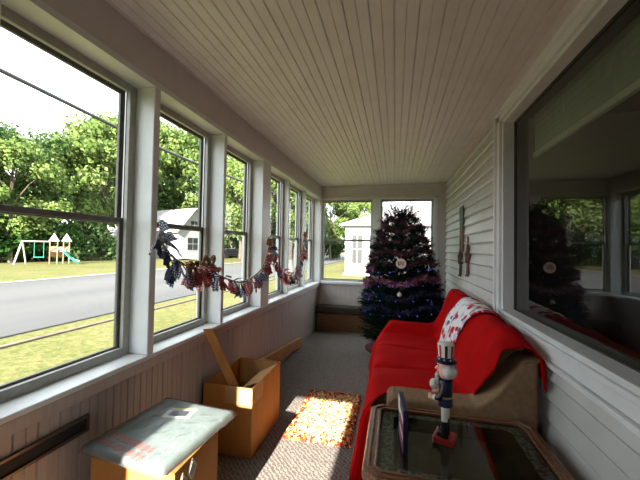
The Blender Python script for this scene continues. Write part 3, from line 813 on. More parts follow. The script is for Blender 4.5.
# ------------------------------------------------------------------ nutcracker in a striped top hat, facing the windows (-X, a little to the camera)
def nutcracker():
    bx, by, bz = 0.235, 1.585, TZ
    t = thing('nutcracker', 'painted wooden nutcracker with white beard and striped top hat on the glass table', 'nutcracker', (bx, by, bz))
    R = Matrix.Translation((bx, by, bz)) @ Matrix.Rotation(-0.35, 4, 'Z')   # local -X = front
    def P(x, y, z): return R @ Vector((x, y, z))
    def done(b, nm, m, par=t, smooth=True, bev=0): 
        bmesh.ops.transform(b.bm, matrix=R, verts=b.bm.verts); return b.build(nm, m, par, smooth=smooth, bev=bev)
    b = MB(); b.box((-0.042, -0.048, 0), (0.042, 0.048, 0.022), 0.003); base = done(b, 'base', M['nutred'], smooth=False)
    b = MB(); b.box((-0.046, -0.052, 0.0), (-0.043, 0.052, 0.027)); done(b, 'base_trim', M['skin'], base, False)
    for s in (-1, 1):
        y = 0.019 * s
        b = MB(); b.lathe([(0.017, 0.0225), (0.017, 0.05), (0.0155, 0.095)], (0, y, 0), 14); b.box((-0.03, y - 0.013, 0.0225), (0.0, y + 0.013, 0.042), 0.005, 2); done(b, 'boot', M['bootblack'])
        b = MB(); b.lathe([(0.0145, 0.0955), (0.015, 0.14), (0.017, 0.165)], (0, y, 0), 14); done(b, 'trouser_leg', M['white_gloss'])
    b = MB(); b.lathe([(0.038, 0.160), (0.036, 0.20), (0.034, 0.225), (0.037, 0.26), (0.036, 0.272), (0.018, 0.282)], (0, 0, 0), 22, 0.85, 1.0); body = done(b, 'coat', M['navy'])
    for z in (0.215, 0.235, 0.255):
        for s in (-1, 1):
            b = MB(); b.ball((-0.031, 0.010 * s, z), 0.0048, 8); done(b, 'button', M['gold'], body)
    b = MB(); b.lathe([(0.036, 0.198), (0.037, 0.206)], (0, 0, 0), 22, 0.88, 1.02); done(b, 'belt', M['gold'], body)
    for s in (-1, 1):
        b = MB(); b.tube([(0, 0.036 * s, 0.262), (-0.004, 0.052 * s, 0.235), (-0.014, 0.053 * s, 0.205), (-0.036, 0.045 * s, 0.200)], 0.0125, 10, 0.010); arm = done(b, 'arm', M['navy'])
        b = MB(); b.tube([(-0.034, 0.045 * s, 0.200), (-0.044, 0.043 * s, 0.199)], 0.0125, 10); done(b, 'cuff', M['white_gloss'], arm)
        b = MB(); b.ball((-0.053, 0.041 * s, 0.198), 0.0125, 10)
        for f in range(4): b.tube([(-0.056, 0.041 * s, 0.190 + 0.006 * f), (-0.066, 0.040 * s, 0.190 + 0.006 * f), (-0.067, 0.040 * s - 0.008 * s, 0.190 + 0.006 * f)], 0.0034, 6)
        b.tube([(-0.050, 0.041 * s, 0.206), (-0.060, 0.034 * s, 0.210)], 0.0038, 6)
        done(b, 'hand', M['skin'], arm)
    b = MB(); b.ball((-0.06, 0.03, 0.232), 0.022, 12, (0.9, 0.9, 1.1)); done(b, 'fur_bundle', M['fur'])
    # head
    b = MB(); b.lathe([(0.018, 0.278), (0.029, 0.290), (0.032, 0.315), (0.032, 0.345), (0.029, 0.358)], (0, 0, 0), 20); head = done(b, 'head', M['skin'])
    b = MB(); b.tube([(-0.030, 0, 0.332), (-0.041, 0, 0.322), (-0.043, 0, 0.316)], 0.006, 8); done(b, 'nose', M['skin'], head)
    for s in (-1, 1):
        b = MB(); b.ball((-0.0295, 0.011 * s, 0.336), 0.0048, 8, (0.5, 1, 1)); done(b, 'eye', M['bootblack'], head)
        b = MB(); b.box((-0.034, 0.011 * s - 0.008, 0.344), (-0.029, 0.011 * s + 0.008, 0.348), 0.001); done(b, 'eyebrow', M['fur'], head)
    b = MB(); b.box((-0.0345, -0.011, 0.303), (-0.029, 0.011, 0.309), 0.001); done(b, 'mouth', M['nutred'], head)
    b = MB(); b.box((-0.036, -0.016, 0.311), (-0.028, 0.016, 0.317), 0.002); done(b, 'moustache', M['fur'], head)
    b = MB(); b.prism([(-0.026, 0.302), (0.026, 0.302), (0.020, 0.272), (0.0, 0.250), (-0.020, 0.272)], 'x', -0.044, -0.028, 0.005, 2); done(b, 'beard', M['fur'], head)
    b = MB(); b.ball((0.016, 0, 0.318), 0.038, 16, (0.9, 1.15, 1.0)); done(b, 'hair', M['fur'], head)
    # hat
    b = MB(); b.lathe([(0.047, 0.356), (0.048, 0.360), (0.036, 0.363)], (0, 0, 0), 24); hat = done(b, 'hat_brim', M['navy'], t)
    b = MB(); b.lathe([(0.0345, 0.363), (0.0345, 0.381)], (0, 0, 0), 24); done(b, 'hat_band', M['navy'], hat)
    for k in range(8):
        a = 2 * PI * k / 8; b = MB(); b.ball((0.0345 * math.cos(a), 0.0345 * math.sin(a), 0.372), 0.0035, 6); done(b, 'band_star', M['white_gloss'], hat)
    b = MB(); b.lathe([(0.033, 0.381), (0.035, 0.41), (0.037, 0.437), (0.033, 0.441)], (0, 0, 0), 24); done(b, 'hat_crown', M['white_gloss'], hat)
    for k in range(8):
        a = 2 * PI * (k + 0.3) / 8
        b = MB(); pr = []
        for r, z in ((0.0337, 0.3815), (0.0358, 0.41), (0.0377, 0.4365)):
            pr.append([(r * math.cos(a + q), r * math.sin(a + q), z) for q in (-0.17, 0, 0.17)])
        b.grid(pr); done(b, 'hat_stripe', M['nutred'] if k % 2 else M['bootblack'], hat)
nutcracker()

# thin block sign standing on edge beside the nutcracker
t = thing('wooden_block', 'thin navy wooden block sign with red and white face standing on the glass table', 'sign', (0.05, 1.52, TZ))
R = Matrix.Translation((0.045, 1.52, TZ)) @ Matrix.Rotation(0.09, 4, 'Z')
def blk(a, b_, nm, m, bev=0.0):
    b = MB(); b.box(a, b_, bev); bmesh.ops.transform(b.bm, matrix=R, verts=b.bm.verts); return b.build(nm, m, t)
blk((-0.011, -0.095, 0), (0.011, 0.095, 0.185), 'block', M['navy'], 0.003)
for k in range(4):
    blk((-0.0125, -0.09, 0.02 + 0.036 * k), (-0.0111, 0.03, 0.038 + 0.036 * k), 'stripe', M['nutred'] if k % 2 == 0 else M['white_gloss'])
blk((-0.0125, 0.035, 0.11), (-0.0111, 0.09, 0.175), 'white_mark', M['white_gloss'])

# ------------------------------------------------------------------ ornament on the clapboard
t = thing('wall_hanging', 'slim wooden wall hanging, dark green above brown, with two dangling figures on the siding', 'wall decoration', (XR - 0.03, 4.0, 1.1))
OX = XR - 0.036
b = MB(); b.box((OX, 3.99, 1.66), (OX + 0.014, 4.19, 1.885), 0.003); b.build('upper_board', M['orn_green'], t)
b = MB(); b.box((OX, 4.0, 1.34), (OX + 0.014, 4.18, 1.655), 0.003); b.build('lower_board', M['orn_brown'], t)
for k, (yc, z0, m) in enumerate(((4.10, 1.06, 'orn_dark'), (3.71, 1.09, 'orn_brown'))):
    b = MB()
    b.tube([(OX + 0.006, yc, z0 + 0.33), (OX + 0.006, lerp(yc, 4.09, 0.8), z0 + 0.40)], 0.004, 6)
    b.ball((OX + 0.0, yc, z0 + 0.30), 0.036, 10, (0.5, 1, 1.1))
    b.tube([(OX, yc, z0 + 0.30), (OX, yc + 0.01, z0 + 0.22), (OX, yc, z0 + 0.14)], [0.02, 0.034, 0.03], 10)
    for s in (-1, 1):
        b.tube([(OX, yc + 0.015 * s, z0 + 0.15), (OX, yc + 0.030 * s, z0 + 0.07), (OX, yc + 0.028 * s, z0 + 0.01), (OX - 0.01, yc + 0.05 * s, z0)], 0.011, 8)
        b.tube([(OX, yc + 0.03 * s, z0 + 0.26), (OX, yc + 0.058 * s, z0 + 0.20), (OX, yc + 0.05 * s, z0 + 0.14)], 0.009, 8)
        b.tube([(OX, yc + 0.014 * s, z0 + 0.35), (OX, yc + 0.02 * s, z0 + 0.42)], 0.006, 6)
    b.build('figure', M[m], t, smooth=True)

# ------------------------------------------------------------------ rag garland on the window posts
random.seed(21)
gp = [(-1.205, 1.43, 1.435), (-1.20, 1.48, 1.345), (-1.19, 1.575, 1.275), (-1.19, 1.75, 1.215), (-1.195, 1.86, 1.235), (-1.195, 1.945, 1.185), (-1.19, 2.12, 1.125), (-1.185, 2.35, 1.075), (-1.185, 2.57, 1.105), (-1.19, 2.78, 1.18),
      (-1.205, 2.965, 1.36), (-1.20, 3.11, 1.215), (-1.20, 3.36, 1.085), (-1.20, 3.61, 1.035), (-1.21, 3.88, 1.12), (-1.22, 4.13, 1.33), (-1.235, 4.30, 1.525)]
def crom3(pts, n):
    P = [pts[0]] + pts + [pts[-1]]; out = []
    for i in range(1, len(P) - 2):
        a, b_, c, d = [Vector(p) for p in P[i - 1:i + 3]]
        for k in range(n):
            s = k / n
            out.append(0.5 * ((2 * b_) + (c - a) * s + (2 * a - 5 * b_ + 4 * c - d) * s * s + (3 * b_ - a - 3 * c + d) * s ** 3))
    out.append(Vector(pts[-1])); return out
path = crom3(gp, 12)
g = thing('rag_garland', 'red and navy gingham rag garland with raffia bows swagged across the left window posts', 'garland', (-1.2, 2.9, 1.1))
b = MB(); b.tube(path, 0.006, 6); b.build('cord', M['raffia'], g, smooth=True)
def rag(p, ln, wd, m, tan):
    """a strip knotted round the cord, its two tails sticking out and drooping"""
    b = MB(); side = Vector((0.9, 0.1, 0))
    nrm = tan.cross(Vector((1, 0, 0))).normalized()
    if nrm.z < 0: nrm = -nrm
    for s in (0, 1):
        ang = random.uniform(-2.9, -0.25) if s == 0 else random.uniform(-1.9, 0.9)
        out = (nrm * math.sin(ang) + Vector((1, 0, 0)) * abs(math.cos(ang)) * 0.55 + tan * random.uniform(-0.8, 0.8)).normalized()
        yaw = random.uniform(-0.7, 0.7)
        wv = (tan + Vector((yaw, 0, random.uniform(-0.3, 0.3)))).normalized() * wd * 0.5
        rows = []; nseg = 5; ph = random.uniform(0, 6)
        for i in range(nseg + 1):
            q = i / nseg
            c = p + out * (0.006 + q * ln) + Vector((0.004, 0, -0.035 * q * q)) + Vector((0.006 * math.sin(q * 6 + ph), 0, 0))
            c.x = max(c.x, -1.238 if c.y < 3.06 else -1.285)
            tw = 0.35 + 0.65 * min(1, q * 1.6)
            fold = Vector((0.012 * tw, 0, 0))
            rows.append([tuple(c - wv * tw), tuple(c - wv * tw * 0.4 + fold), tuple(c + wv * tw * 0.3 - fold * 0.2), tuple(c + wv * tw + fold * 0.5)])
        b.grid(rows)
    return b.build('rag_strip', M[m], g, recalc=False)
acc = [0.0]
for i in range(1, len(path)): acc.append(acc[-1] + (path[i] - path[i - 1]).length)
NR = 99
for k in range(NR):
    d = acc[-1] * (k + random.uniform(-0.3, 0.3) + 0.5) / NR
    i = 0
    while i < len(acc) - 2 and acc[i + 1] < d: i += 1
    p = path[i].lerp(path[i + 1], (d - acc[i]) / max(1e-6, acc[i + 1] - acc[i]))
    block = 1 if k < 6 else (k * 10 // 37) % 3
    m = [random.choice(['g_red', 'g_red', 'r_plain']), random.choice(['g_navy', 'g_navy', 'n_plain']), random.choice(['r_plain', 'g_red', 'g_navy'])][block]
    big = 1.25 if k < 14 else 1.0
    rag(p, random.uniform(0.055, 0.10) * big, random.uniform(0.034, 0.054) * big, m, (path[i + 1] - path[i]).normalized())
def bow(p, m, sz):
    b = MB()
    for s in (-1, 1):
        for q in range(3):
            loop = []
            for i in range(9):
                a = 2 * PI * i / 8
                loop.append(p + Vector((0.02 + 0.006 * q, s * (sz * 0.55 - sz * 0.55 * math.cos(a)), sz * (0.28 + 0.1 * q) * math.sin(a) + sz * (0.25 * q) * (1 - math.cos(a)) * 0.4)))
            b.tube(loop, 0.0065, 6, caps=False)
        for q in range(2):
            b.tube([p + Vector((0.02, 0, 0)), p + Vector((0.03, s * sz * (0.35 + 0.25 * q), -sz * 0.55)), p + Vector((0.028, s * sz * (0.45 + 0.4 * q), -sz * (0.95 + 0.2 * q)))], 0.006, 6, 0.003)
    b.ball(p + Vector((0.024, 0, 0)), 0.016, 8)
    return b.build('bow', M[m], g, smooth=True)
bow(Vector((-1.215, 1.46, 1.40)), 'g_navy', 0.045); bow(Vector((-1.2, 1.86, 1.255)), 'raffia', 0.06)
bow(Vector((-1.225, 2.975, 1.40)), 'straw', 0.075); bow(Vector((-1.25, 4.30, 1.54)), 'raffia', 0.06); bow(Vector((-1.205, 1.70, 1.235)), 'raffia', 0.045)

# ------------------------------------------------------------------ Christmas tree
random.seed(5)
TC = Vector((0.085, 4.50, 0.0)); TBOT, TTOP = 0.13, 1.87
def trad(z): 
    q = (z - TBOT) / (TTOP - TBOT)
    return 0.57 * max(0.0, 1 - q) ** 0.47 * (0.82 + 0.18 * min(1, q / 0.25)) + 0.015
t = thing('christmas_tree', 'dark artificial Christmas tree standing in the corner behind the sofa', 'tree', tuple(TC))
b = MB(); b.tube([TC + Vector((0, 0, 0.08)), TC + Vector((0, 0, 1.0)), TC + Vector((0, 0, 1.8))], 0.028, 8, 0.008); b.build('trunk', M['trunk'], t)
b = MB()
for k in range(4):
    a = PI / 4 + k * PI / 2; b.tube([TC + Vector((0, 0, 0.10)), TC + Vector((0.14 * math.cos(a), 0.14 * math.sin(a), 0.03)), TC + Vector((0.24 * math.cos(a), 0.24 * math.sin(a), 0.012))], 0.012, 6)
b.build('stand', M['trunk'], t)
b = MB(); wood = MB()
def needles(b, p, d, n, ln):
    for _ in range(n):
        a = random.uniform(0, 2 * PI); v = Vector((random.gauss(0, 1), random.gauss(0, 1), random.gauss(0, 1)))
        v = (v - v.project(d)).normalized(); nd = (d * 0.75 + v * 0.8).normalized() * ln * random.uniform(0.7, 1.1)
        w = nd.cross(v).normalized() * 0.0030
        b.bm.faces.new([b.bm.verts.new(p - w), b.bm.verts.new(p + w), b.bm.verts.new(p + nd)])
z = TBOT
while z < TTOP - 0.03:
    r = trad(z); nb = max(5, int(9 + 26 * r))
    for k in range(nb):
        a = 2 * PI * (k + random.uniform(-0.35, 0.35)) / nb + z * 7
        rr = r * random.uniform(0.86, 1.07); up = random.uniform(-0.02, 0.10) + 0.09 * (z - TBOT) / TTOP
        base = TC + Vector((0.02 * math.cos(a), 0.02 * math.sin(a), z))
        tip = TC + Vector((rr * math.cos(a), rr * math.sin(a), z + up + rr * 0.12))
        mid = base.lerp(tip, 0.55) - Vector((0, 0, 0.025))
        ns = max(3, int(rr / 0.040))
        wood.tube([base, mid, tip], 0.004, 4, 0.002, caps=False)
        for i in range(ns):
            q = 0.25 + 0.75 * (i + 1) / ns
            p = base * ((1 - q) ** 2) + mid * (2 * q * (1 - q)) + tip * (q * q)
            d = (tip - base).normalized()
            needles(b, p, d, 9, 0.06)
            if i and i % 2 == 0 and q < 0.98:
                for s in (-1, 1):
                    sd = (d + s * Vector((-math.sin(a), math.cos(a), 0.15)) * 0.9).normalized()
                    for e in range(1, 4): needles(b, p + sd * 0.035 * e, sd, 6, 0.055)
    z += 0.062 if z < 1.6 else 0.05
for k in range(60):   # upright leader twigs
    a = random.uniform(0, 2 * PI); d = Vector((0.45 * math.cos(a), 0.45 * math.sin(a), 1)).normalized()
    p0 = TC + Vector((0, 0, random.uniform(1.70, 1.78)))
    for e in range(5): needles(b, p0 + d * 0.028 * e, d, 4, 0.05)
b.build('foliage', M['needle'], t, recalc=False); wood.build('branches', M['trunk'], t)

def surf(a, z, k=1.0):
    r = trad(z) * k; return TC + Vector((r * math.cos(a), r * math.sin(a), z + 0.05 + r * 0.1))
def tinsel(name, label, z0, z1, turns, m, ln, dens, k=1.02, a0=0.0):
    random.seed(int(z0 * 1000) + 3)
    o = MB(); n = int(turns * dens)
    for i in range(n):
        q = i / n; a = a0 + 2 * PI * turns * q; z = z0 + (z1 - z0) * q + 0.03 * math.sin(a * 5)
        p = surf(a, z, k)
        for _ in range(5):
            d = Vector((random.gauss(0, 1), random.gauss(0, 1), random.gauss(0, 1))).normalized() * ln * random.uniform(0.6, 1.2)
            w = d.cross(Vector((random.gauss(0, 1), random.gauss(0, 1), random.gauss(0, 1)))).normalized() * 0.0042
            q1 = p + d
            o.bm.faces.new([o.bm.verts.new(v) for v in (p - w, p + w, q1 + w * 0.6, q1 - w * 0.6)])
    x = o.build(name, M[m], recalc=False); tag(x, label, 'tinsel', 'tinsel on the tree'); return x
tinsel('tinsel_garland', 'pink and mauve tinsel wound around the middle of the Christmas tree', 0.72, 1.02, 1.6, 'tinsel_p', 0.06, 600)
tinsel('tinsel_garland', 'violet and blue tinsel wound around the lower Christmas tree', 0.42, 0.78, 2.2, 'tinsel_b', 0.05, 460, 0.99, 1.0)
tinsel('tinsel_garland', 'dusky red tinsel wound around the upper Christmas tree', 1.02, 1.70, 4.6, 'tinsel_r', 0.055, 400, 1.0, 2.0)

ls = thing('string_lights', 'string of tiny blue lights wound through the lower Christmas tree', 'lights', (TC.x, TC.y, 0.35))
cp = []
nb = 64
for i in range(nb * 3 + 1):
    q = i / (nb * 3); a = 2 * PI * 4.2 * q; cp.append(surf(a, 0.32 + 0.75 * q, 0.97))
b = MB(); b.tube(cp, 0.0022, 4); b.build('wire', M['orn_green'], ls)
proto = None
for i in range(nb):
    p = cp[i * 3 + 1]
    if proto is None:
        b = MB(); b.ball((0, 0, 0), 0.0048, 8, (1, 1, 1.5)); proto = b.build('bulb', M['bulb'], None, smooth=True); proto.parent = ls; bl = proto
        bl.data.transform(Matrix.Translation((0, 0, -0.0098)))
    else:
        bl = proto.copy(); COL.objects.link(bl); bl.parent = ls
    out = Vector((p.x - TC.x, p.y - TC.y, 0)).normalized() * 0.012
    bl.location = (p + out) - Vector(ls.location)

def towards(u_off, z, k=1.04):
    """angle measured from the camera-facing side of the tree"""
    return surf(-PI / 2 + u_off, z, k)
def ball_ornament(p, m, r, label):
    o = thing('ball_ornament', label, 'ornament', tuple(p), 'ball ornaments on the tree')
    b = MB(); b.ball(p - Vector((0, 0, r)), r, 14); b.build('ball', M[m], o, smooth=True)
    b = MB(); b.lathe([(r * 0.3, -0.003), (r * 0.3, 0.006)], tuple(p), 10); b.build('cap', M['gold'], o)
    b = MB(); b.tube([p + Vector((0, 0, 0.005)), p + Vector((0, 0.004, 0.02)), p + Vector((0, 0.015, 0.024))], 0.0012, 5); b.build('hook', M['gold'], o)
ball_ornament(towards(-0.05, 0.74), 'ball_w', 0.028, 'pearl white ball ornament hanging at the lower middle of the Christmas tree')
ball_ornament(towards(-0.45, 1.42), 'ball_w', 0.020, 'small pale ball ornament left of centre high on the Christmas tree')
ball_ornament(towards(0.25, 1.44), 'ball_w', 0.022, 'small pale ball ornament right of centre high on the Christmas tree')
ball_ornament(towards(0.75, 0.62), 'ball_b', 0.024, 'blue ball ornament low on the right of the Christmas tree')
ball_ornament(towards(0.35, 1.17), 'ball_w', 0.018, 'small pale ball ornament just above right of the cream disc ornament')
ball_ornament(towards(-0.7, 0.86), 'ball_r', 0.024, 'red ball ornament on the left side of the Christmas tree')
# round painted disc ornament
p = towards(-0.02, 1.09, 1.16)
o = thing('disc_ornament', 'round cream painted disc ornament at the centre of the Christmas tree', 'ornament', tuple(p))
R = Matrix.Translation(p) @ Matrix.Rotation(PI / 2, 4, 'X')
b = MB(); b.lathe([(0.060, -0.005), (0.062, 0.0), (0.060, 0.005)], (0, 0, 0), 28); bmesh.ops.transform(b.bm, matrix=R, verts=b.bm.verts); b.build('disc', M['disc'], o)
b = MB()
for k, x in enumerate((-0.030, -0.012)): b.box((x - 0.004, -0.022, 0.005), (x + 0.004, 0.022, 0.0065))
b.box((-0.030, -0.022, 0.005), (-0.012, -0.015, 0.0065)); bmesh.ops.transform(b.bm, matrix=R, verts=b.bm.verts); b.build('blue_mark', M['navy'], o)
b = MB(); b.prism(quad_rot(0.012, 0.0, 0.004, 0.024, 0.3), 'z', 0.005, 0.0065); b.prism(quad_rot(0.026, 0.0, 0.004, 0.024, -0.3), 'z', 0.005, 0.0065)
bmesh.ops.transform(b.bm, matrix=R, verts=b.bm.verts); b.build('red_mark', M['nutred'], o)
b = MB(); b.tube([p + Vector((0, 0, 0.06)), p + Vector((0, 0.03, 0.10)), p + Vector((0, 0.09, 0.11))], 0.0015, 5); b.build('hanger', M['gold'], o)
b = MB()
rows = []
for i in range(41):
    a = 2 * PI * i / 40; rows.append([(TC.x + r * math.cos(a), TC.y + r * math.sin(a), z + 0.006 * math.sin(a * 9) * (r > 0.3)) for r, z in ((0.06, 0.055), (0.24, 0.045), (0.40, 0.025), (0.47, 0.010))])
b.grid(rows); o = b.build('tree_skirt', M['skirt'], smooth=True, solid=0.004, offset=1); tag(o, 'dark red cloth skirt on the floor around the Christmas tree', 'tree skirt')

# ------------------------------------------------------------------ outdoors
G = -0.40
MB().box((-300, -150, G - 0.5), (200, 400, G)).build('lawn', M['grass'], kind='structure')
b = MB(); b.box((-16.0, -150, G), (-7.0, 400, G + 0.02)); b.build('road', M['road'], kind='structure')
b = MB(); b.box((-16.25, -150, G), (-16.0, 400, G + 0.07)); b.build('kerb_far', M['kerb'], kind='structure')
b = MB(); b.box((-6.42, -150, G), (-6.30, 400, G + 0.035)); b.build('kerb_near', M['bark'], kind='structure')

def make_tree(name, seed, H, R, leaf, label, group, ncl=46, per=230, sz=0.235, z0=0.28):
    random.seed(seed)
    r = thing(name, label, 'tree', (0, 0, 0), group)
    b = MB(); tr = MB()
    tr.tube([(0, 0, 0), (0.1, 0.05, H * 0.35), (0.0, 0.1, H * 0.7), (0, 0, H * 0.9)], 0.24, 8, 0.05)
    for c in range(ncl):
        zc = H * random.uniform(z0, 0.95); q = (zc / H - z0) / (1 - z0)
        rc = R * (math.sin(PI * min(0.98, 0.16 + 0.80 * q)) ** 0.8) * math.sqrt(random.uniform(0.05, 1)); a = random.uniform(0, 2 * PI)
        C = Vector((rc * math.cos(a), rc * math.sin(a), zc)); cr = R * random.uniform(0.20, 0.36)
        if c % 2 == 0: tr.tube([(0.0, 0.08, max(H * 0.15, zc * 0.62)), (C.x * 0.5, C.y * 0.5, zc * 0.86), tuple(C)], 0.07, 5, 0.02)
        for _ in range(per):
            v = Vector((random.gauss(0, 1), random.gauss(0, 1), random.gauss(0, 0.75))); v = v.normalized() * cr * random.uniform(0.45, 1.0)
            p = C + v; n = (v.normalized() + Vector((random.uniform(-1, 1), random.uniform(-1, 1), random.uniform(-0.3, 1)))).normalized()
            s1 = n.orthogonal().normalized() * sz * random.uniform(0.5, 1.0); s2 = n.cross(s1) * 0.7
            b.bm.faces.new([b.bm.verts.new(w) for w in (p - s1, p + s2, p + s1, p - s2)])
    b.build('foliage', M[leaf], r, recalc=False); tr.build('trunk', M['bark'], r)
    return r
protos = [make_tree('broadleaf_tree', 101, 12.0, 4.2, 'leaf_a', '', 'trees beyond the road'),
          make_tree('broadleaf_tree', 102, 12.0, 4.6, 'leaf_b', '', 'trees beyond the road'),
          make_tree('broadleaf_tree', 103, 12.0, 4.0, 'leaf_a', '', 'trees beyond the road', 34, 190)]
TREES = [(-35.3, 18.8, 10.5, 1), (-32.6, 21.0, 10.7, 0), (-36.1, 23.7, 13.2, 1), (-36.2, 27.5, 13.2, 2), (-34.5, 30.0, 14.5, 0), (-35.8, 33.0, 18.1, 0), (-43.0, 41.5, 22.5, 2),
         (-49.5, 56.0, 26.5, 1), (-46.0, 58.0, 27.5, 0), (-41.8, 62.1, 26.0, 1), (-36.0, 56.7, 22.4, 2), (-25.0, 45.6, 16.1, 0), (-20.9, 40.9, 14.6, 2), (-18.8, 37.6, 12.3, 0),
         (-18.2, 43.1, 12.5, 1), (-14.5, 35.4, 11.0, 2), (-14.2, 41.5, 11.8, 0), (-11.8, 37.2, 11.0, 0), (-11.8, 43.4, 11.0, 2), (-9.6, 47.9, 10.5, 0), (-7.4, 52.3, 10.5, 2), (-5.0, 57.6, 10.8, 0)]
where = ['at the far left behind the wooden playset', 'behind the swing frame at the left', 'behind the playset towers', 'behind the green slide', 'in front of the low house behind the trees',
         'behind the nearest window post, first of the tall ones', 'just left of the white gabled house', 'behind the chimney side of the white gabled house', 'behind the roof ridge of the white gabled house',
         'behind the gable of the white gabled house', 'right of the white gabled house', 'behind the parked dark car', 'beyond the third window, nearer one', 'seen through the right of the third window',
         'standing deeper behind the third window trees', 'beyond the left pane of the triple window', 'deeper behind the triple window, left', 'beyond the middle pane of the triple window', 'deeper behind the triple window, middle',
         'beyond the right pane of the triple window', 'at the left of the far end window', 'behind the white neighbour house roof']
used = set()
for (x, y, h, k), wh in zip(TREES, where):
    o = protos[k] if k not in used else copy_tree(protos[k])
    used.add(k); s = h / 12.0
    o.location = (x, y, G); o.scale = (s, s, s) if s < 1.4 else (s * 0.85, s * 0.85, s); o.rotation_euler.z = (x * 7.3 + y) % 6.28
    o['label'] = ('tall ' if h > 16 else '') + ['bright yellow-green', 'mid-green', 'loose light-green'][k] + ' tree ' + wh
    o['category'] = 'tree'
def make_bush(seed, leaf):
    random.seed(seed)
    r = thing('bush', '', 'bush', (0, 0, 0), 'undergrowth below the trees')
    b = MB(); st = MB()
    for c in range(16):
        C = Vector((random.uniform(-2.4, 2.4), random.uniform(-1.0, 1.0), random.uniform(0.5, 2.3)))
        st.tube([(C.x * 0.5, C.y * 0.5, 0), tuple(C)], 0.04, 5, 0.01)
        for _ in range(190):
            v = Vector((random.gauss(0, 1), random.gauss(0, 1), random.gauss(0, 1))).normalized() * random.uniform(0.4, 0.95)
            p = C + v
            if p.z < 0.02: continue
            n = (v + Vector((random.uniform(-1, 1), random.uniform(-1, 1), random.uniform(0, 1)))).normalized()
            s1 = n.orthogonal().normalized() * random.uniform(0.10, 0.18); s2 = n.cross(s1) * 0.7
            b.bm.faces.new([b.bm.verts.new(w) for w in (p - s1, p + s2, p + s1, p - s2)])
    b.build('foliage', M[leaf], r, recalc=False); st.build('stems', M['bark'], r); return r
bp_ = [make_bush(55, 'leaf_c'), make_bush(56, 'leaf_b')]
BUSH = [(-36.0, 14.5, 0), (-34.8, 18.0, 0), (-33.6, 21.5, 0), (-32.4, 24.6, 0), (-31.4, 27.2, 1), (-37.5, 30.5, 0), (-39.0, 34.5, 0), (-41.0, 39.5, 0), (-36.0, 59.0, 0), (-31.0, 57.5, 0), (-26.5, 51.0, 1), (-22.0, 49.0, 0), (-18.0, 49.5, 1), (-14.0, 50.0, 1), (-37.5, 22.8, 0), (-36.0, 26.5, 1), (-38.5, 18.5, 1), (-10.0, 52.0, 0)]
wb = ['left of the swing frame at the left edge', 'behind the swing frame', 'behind the playset towers', 'right of the green slide', 'in front of the low house', 'beside the low house, left', 'beside the low house, right', 'behind the second post', 'right of the gabled house',
      'further right of the gabled house', 'beyond the parked car', 'beyond the third window', 'beyond the triple window, left', 'beyond the triple window, right', 'deeper behind the playset towers', 'deeper behind the green slide', 'deeper behind the swing frame', 'beyond the right pane of the triple window']
ub = set()
for (x, y, k), wh in zip(BUSH, wb):
    o = bp_[k] if k not in ub else copy_tree(bp_[k]); ub.add(k)
    o.location = (x, y, G); o.rotation_euler.z = math.atan2(-x, y) * 0 + 1.0 + 0.2 * (x % 1)
    o.scale = (1.35, 1.3, 1.35)
    o['label'] = ['dark green', 'leafy light green'][k] + ' bush ' + wh; o['category'] = 'bush'

# overhead cable following the road
cp = [(-7.2, -40, 6.0), (-7.2, -20, 5.35), (-7.2, 0, 4.75), (-7.2, 4.36, 4.57), (-7.2, 7.0, 4.45), (-7.2, 8.5, 4.40), (-7.2, 10.9, 4.42), (-7.2, 14.5, 4.52), (-7.2, 22, 4.85), (-7.2, 30.5, 5.4), (-7.2, 48, 4.8), (-7.2, 70, 6.0)]
b = MB(); b.tube(crom3(cp, 6), 0.042, 6); o = b.build('overhead_cable', M['cable'], smooth=True); tag(o, 'thick black overhead cable crossing the sky along the road', 'cable')
t = thing('utility_pole', 'brown wooden utility pole carrying the overhead cable, almost hidden behind the far corner post', 'pole', (-7.2, 30.5, G))
b = MB(); b.tube([(-7.2, 30.65, G), (-7.2, 30.65, 7.6)], 0.13, 10, 0.1); b.build('shaft', M['bark'], t)
b = MB(); b.box((-7.9, 30.6, 5.28), (-6.5, 30.72, 5.38)); b.build('crossarm', M['bark'], t)

# playset
PB = Vector((-28.3, 21.4, G)); RX = Vector((0.59, 0.807, 0)); FY = Vector((-0.807, 0.59, 0))
def PP(u, v, z): return PB + RX * u + FY * v + Vector((0, 0, z))
t = thing('playset', 'wooden garden playset with two peaked towers, swing frame and green slide across the road', 'playset', tuple(PB))
for u in (-0.25, 0.25):
    for v in (0.0, 0.9):
        b = MB(); b.tube([PP(u, v, 0), PP(u, v, 2.0)], 0.05, 6); b.build('post', M['cedar'], t)
for u in (0.65, 1.05):
    for v in (0.0, 0.9):
        b = MB(); b.tube([PP(u, v, 0), PP(u, v, 2.0)], 0.05, 6); b.build('post', M['cedar'], t)
for uc in (0.0, 0.85):
    b = MB(); ap = PP(uc, 0.45, 2.65); c = [PP(uc - 0.36, -0.1, 1.95), PP(uc + 0.36, -0.1, 1.95), PP(uc + 0.36, 1.0, 1.95), PP(uc - 0.36, 1.0, 1.95)]
    for i in range(4): b.face([c[i], c[(i + 1) % 4], ap])
    b.face(c); b.build('tower_roof', M['pine'], t)
b = MB(); b.tube([PP(-0.3, 0.45, 1.05), PP(1.1, 0.45, 1.05)], 0.45, 4); b.build('deck', M['cedar'], t)
b = MB()
sl = [PP(0.3, -0.25, 1.25), PP(0.6, -0.45, 1.05), PP(1.0, -0.75, 0.55), PP(1.35, -1.0, 0.22), PP(1.65, -1.2, 0.15)]
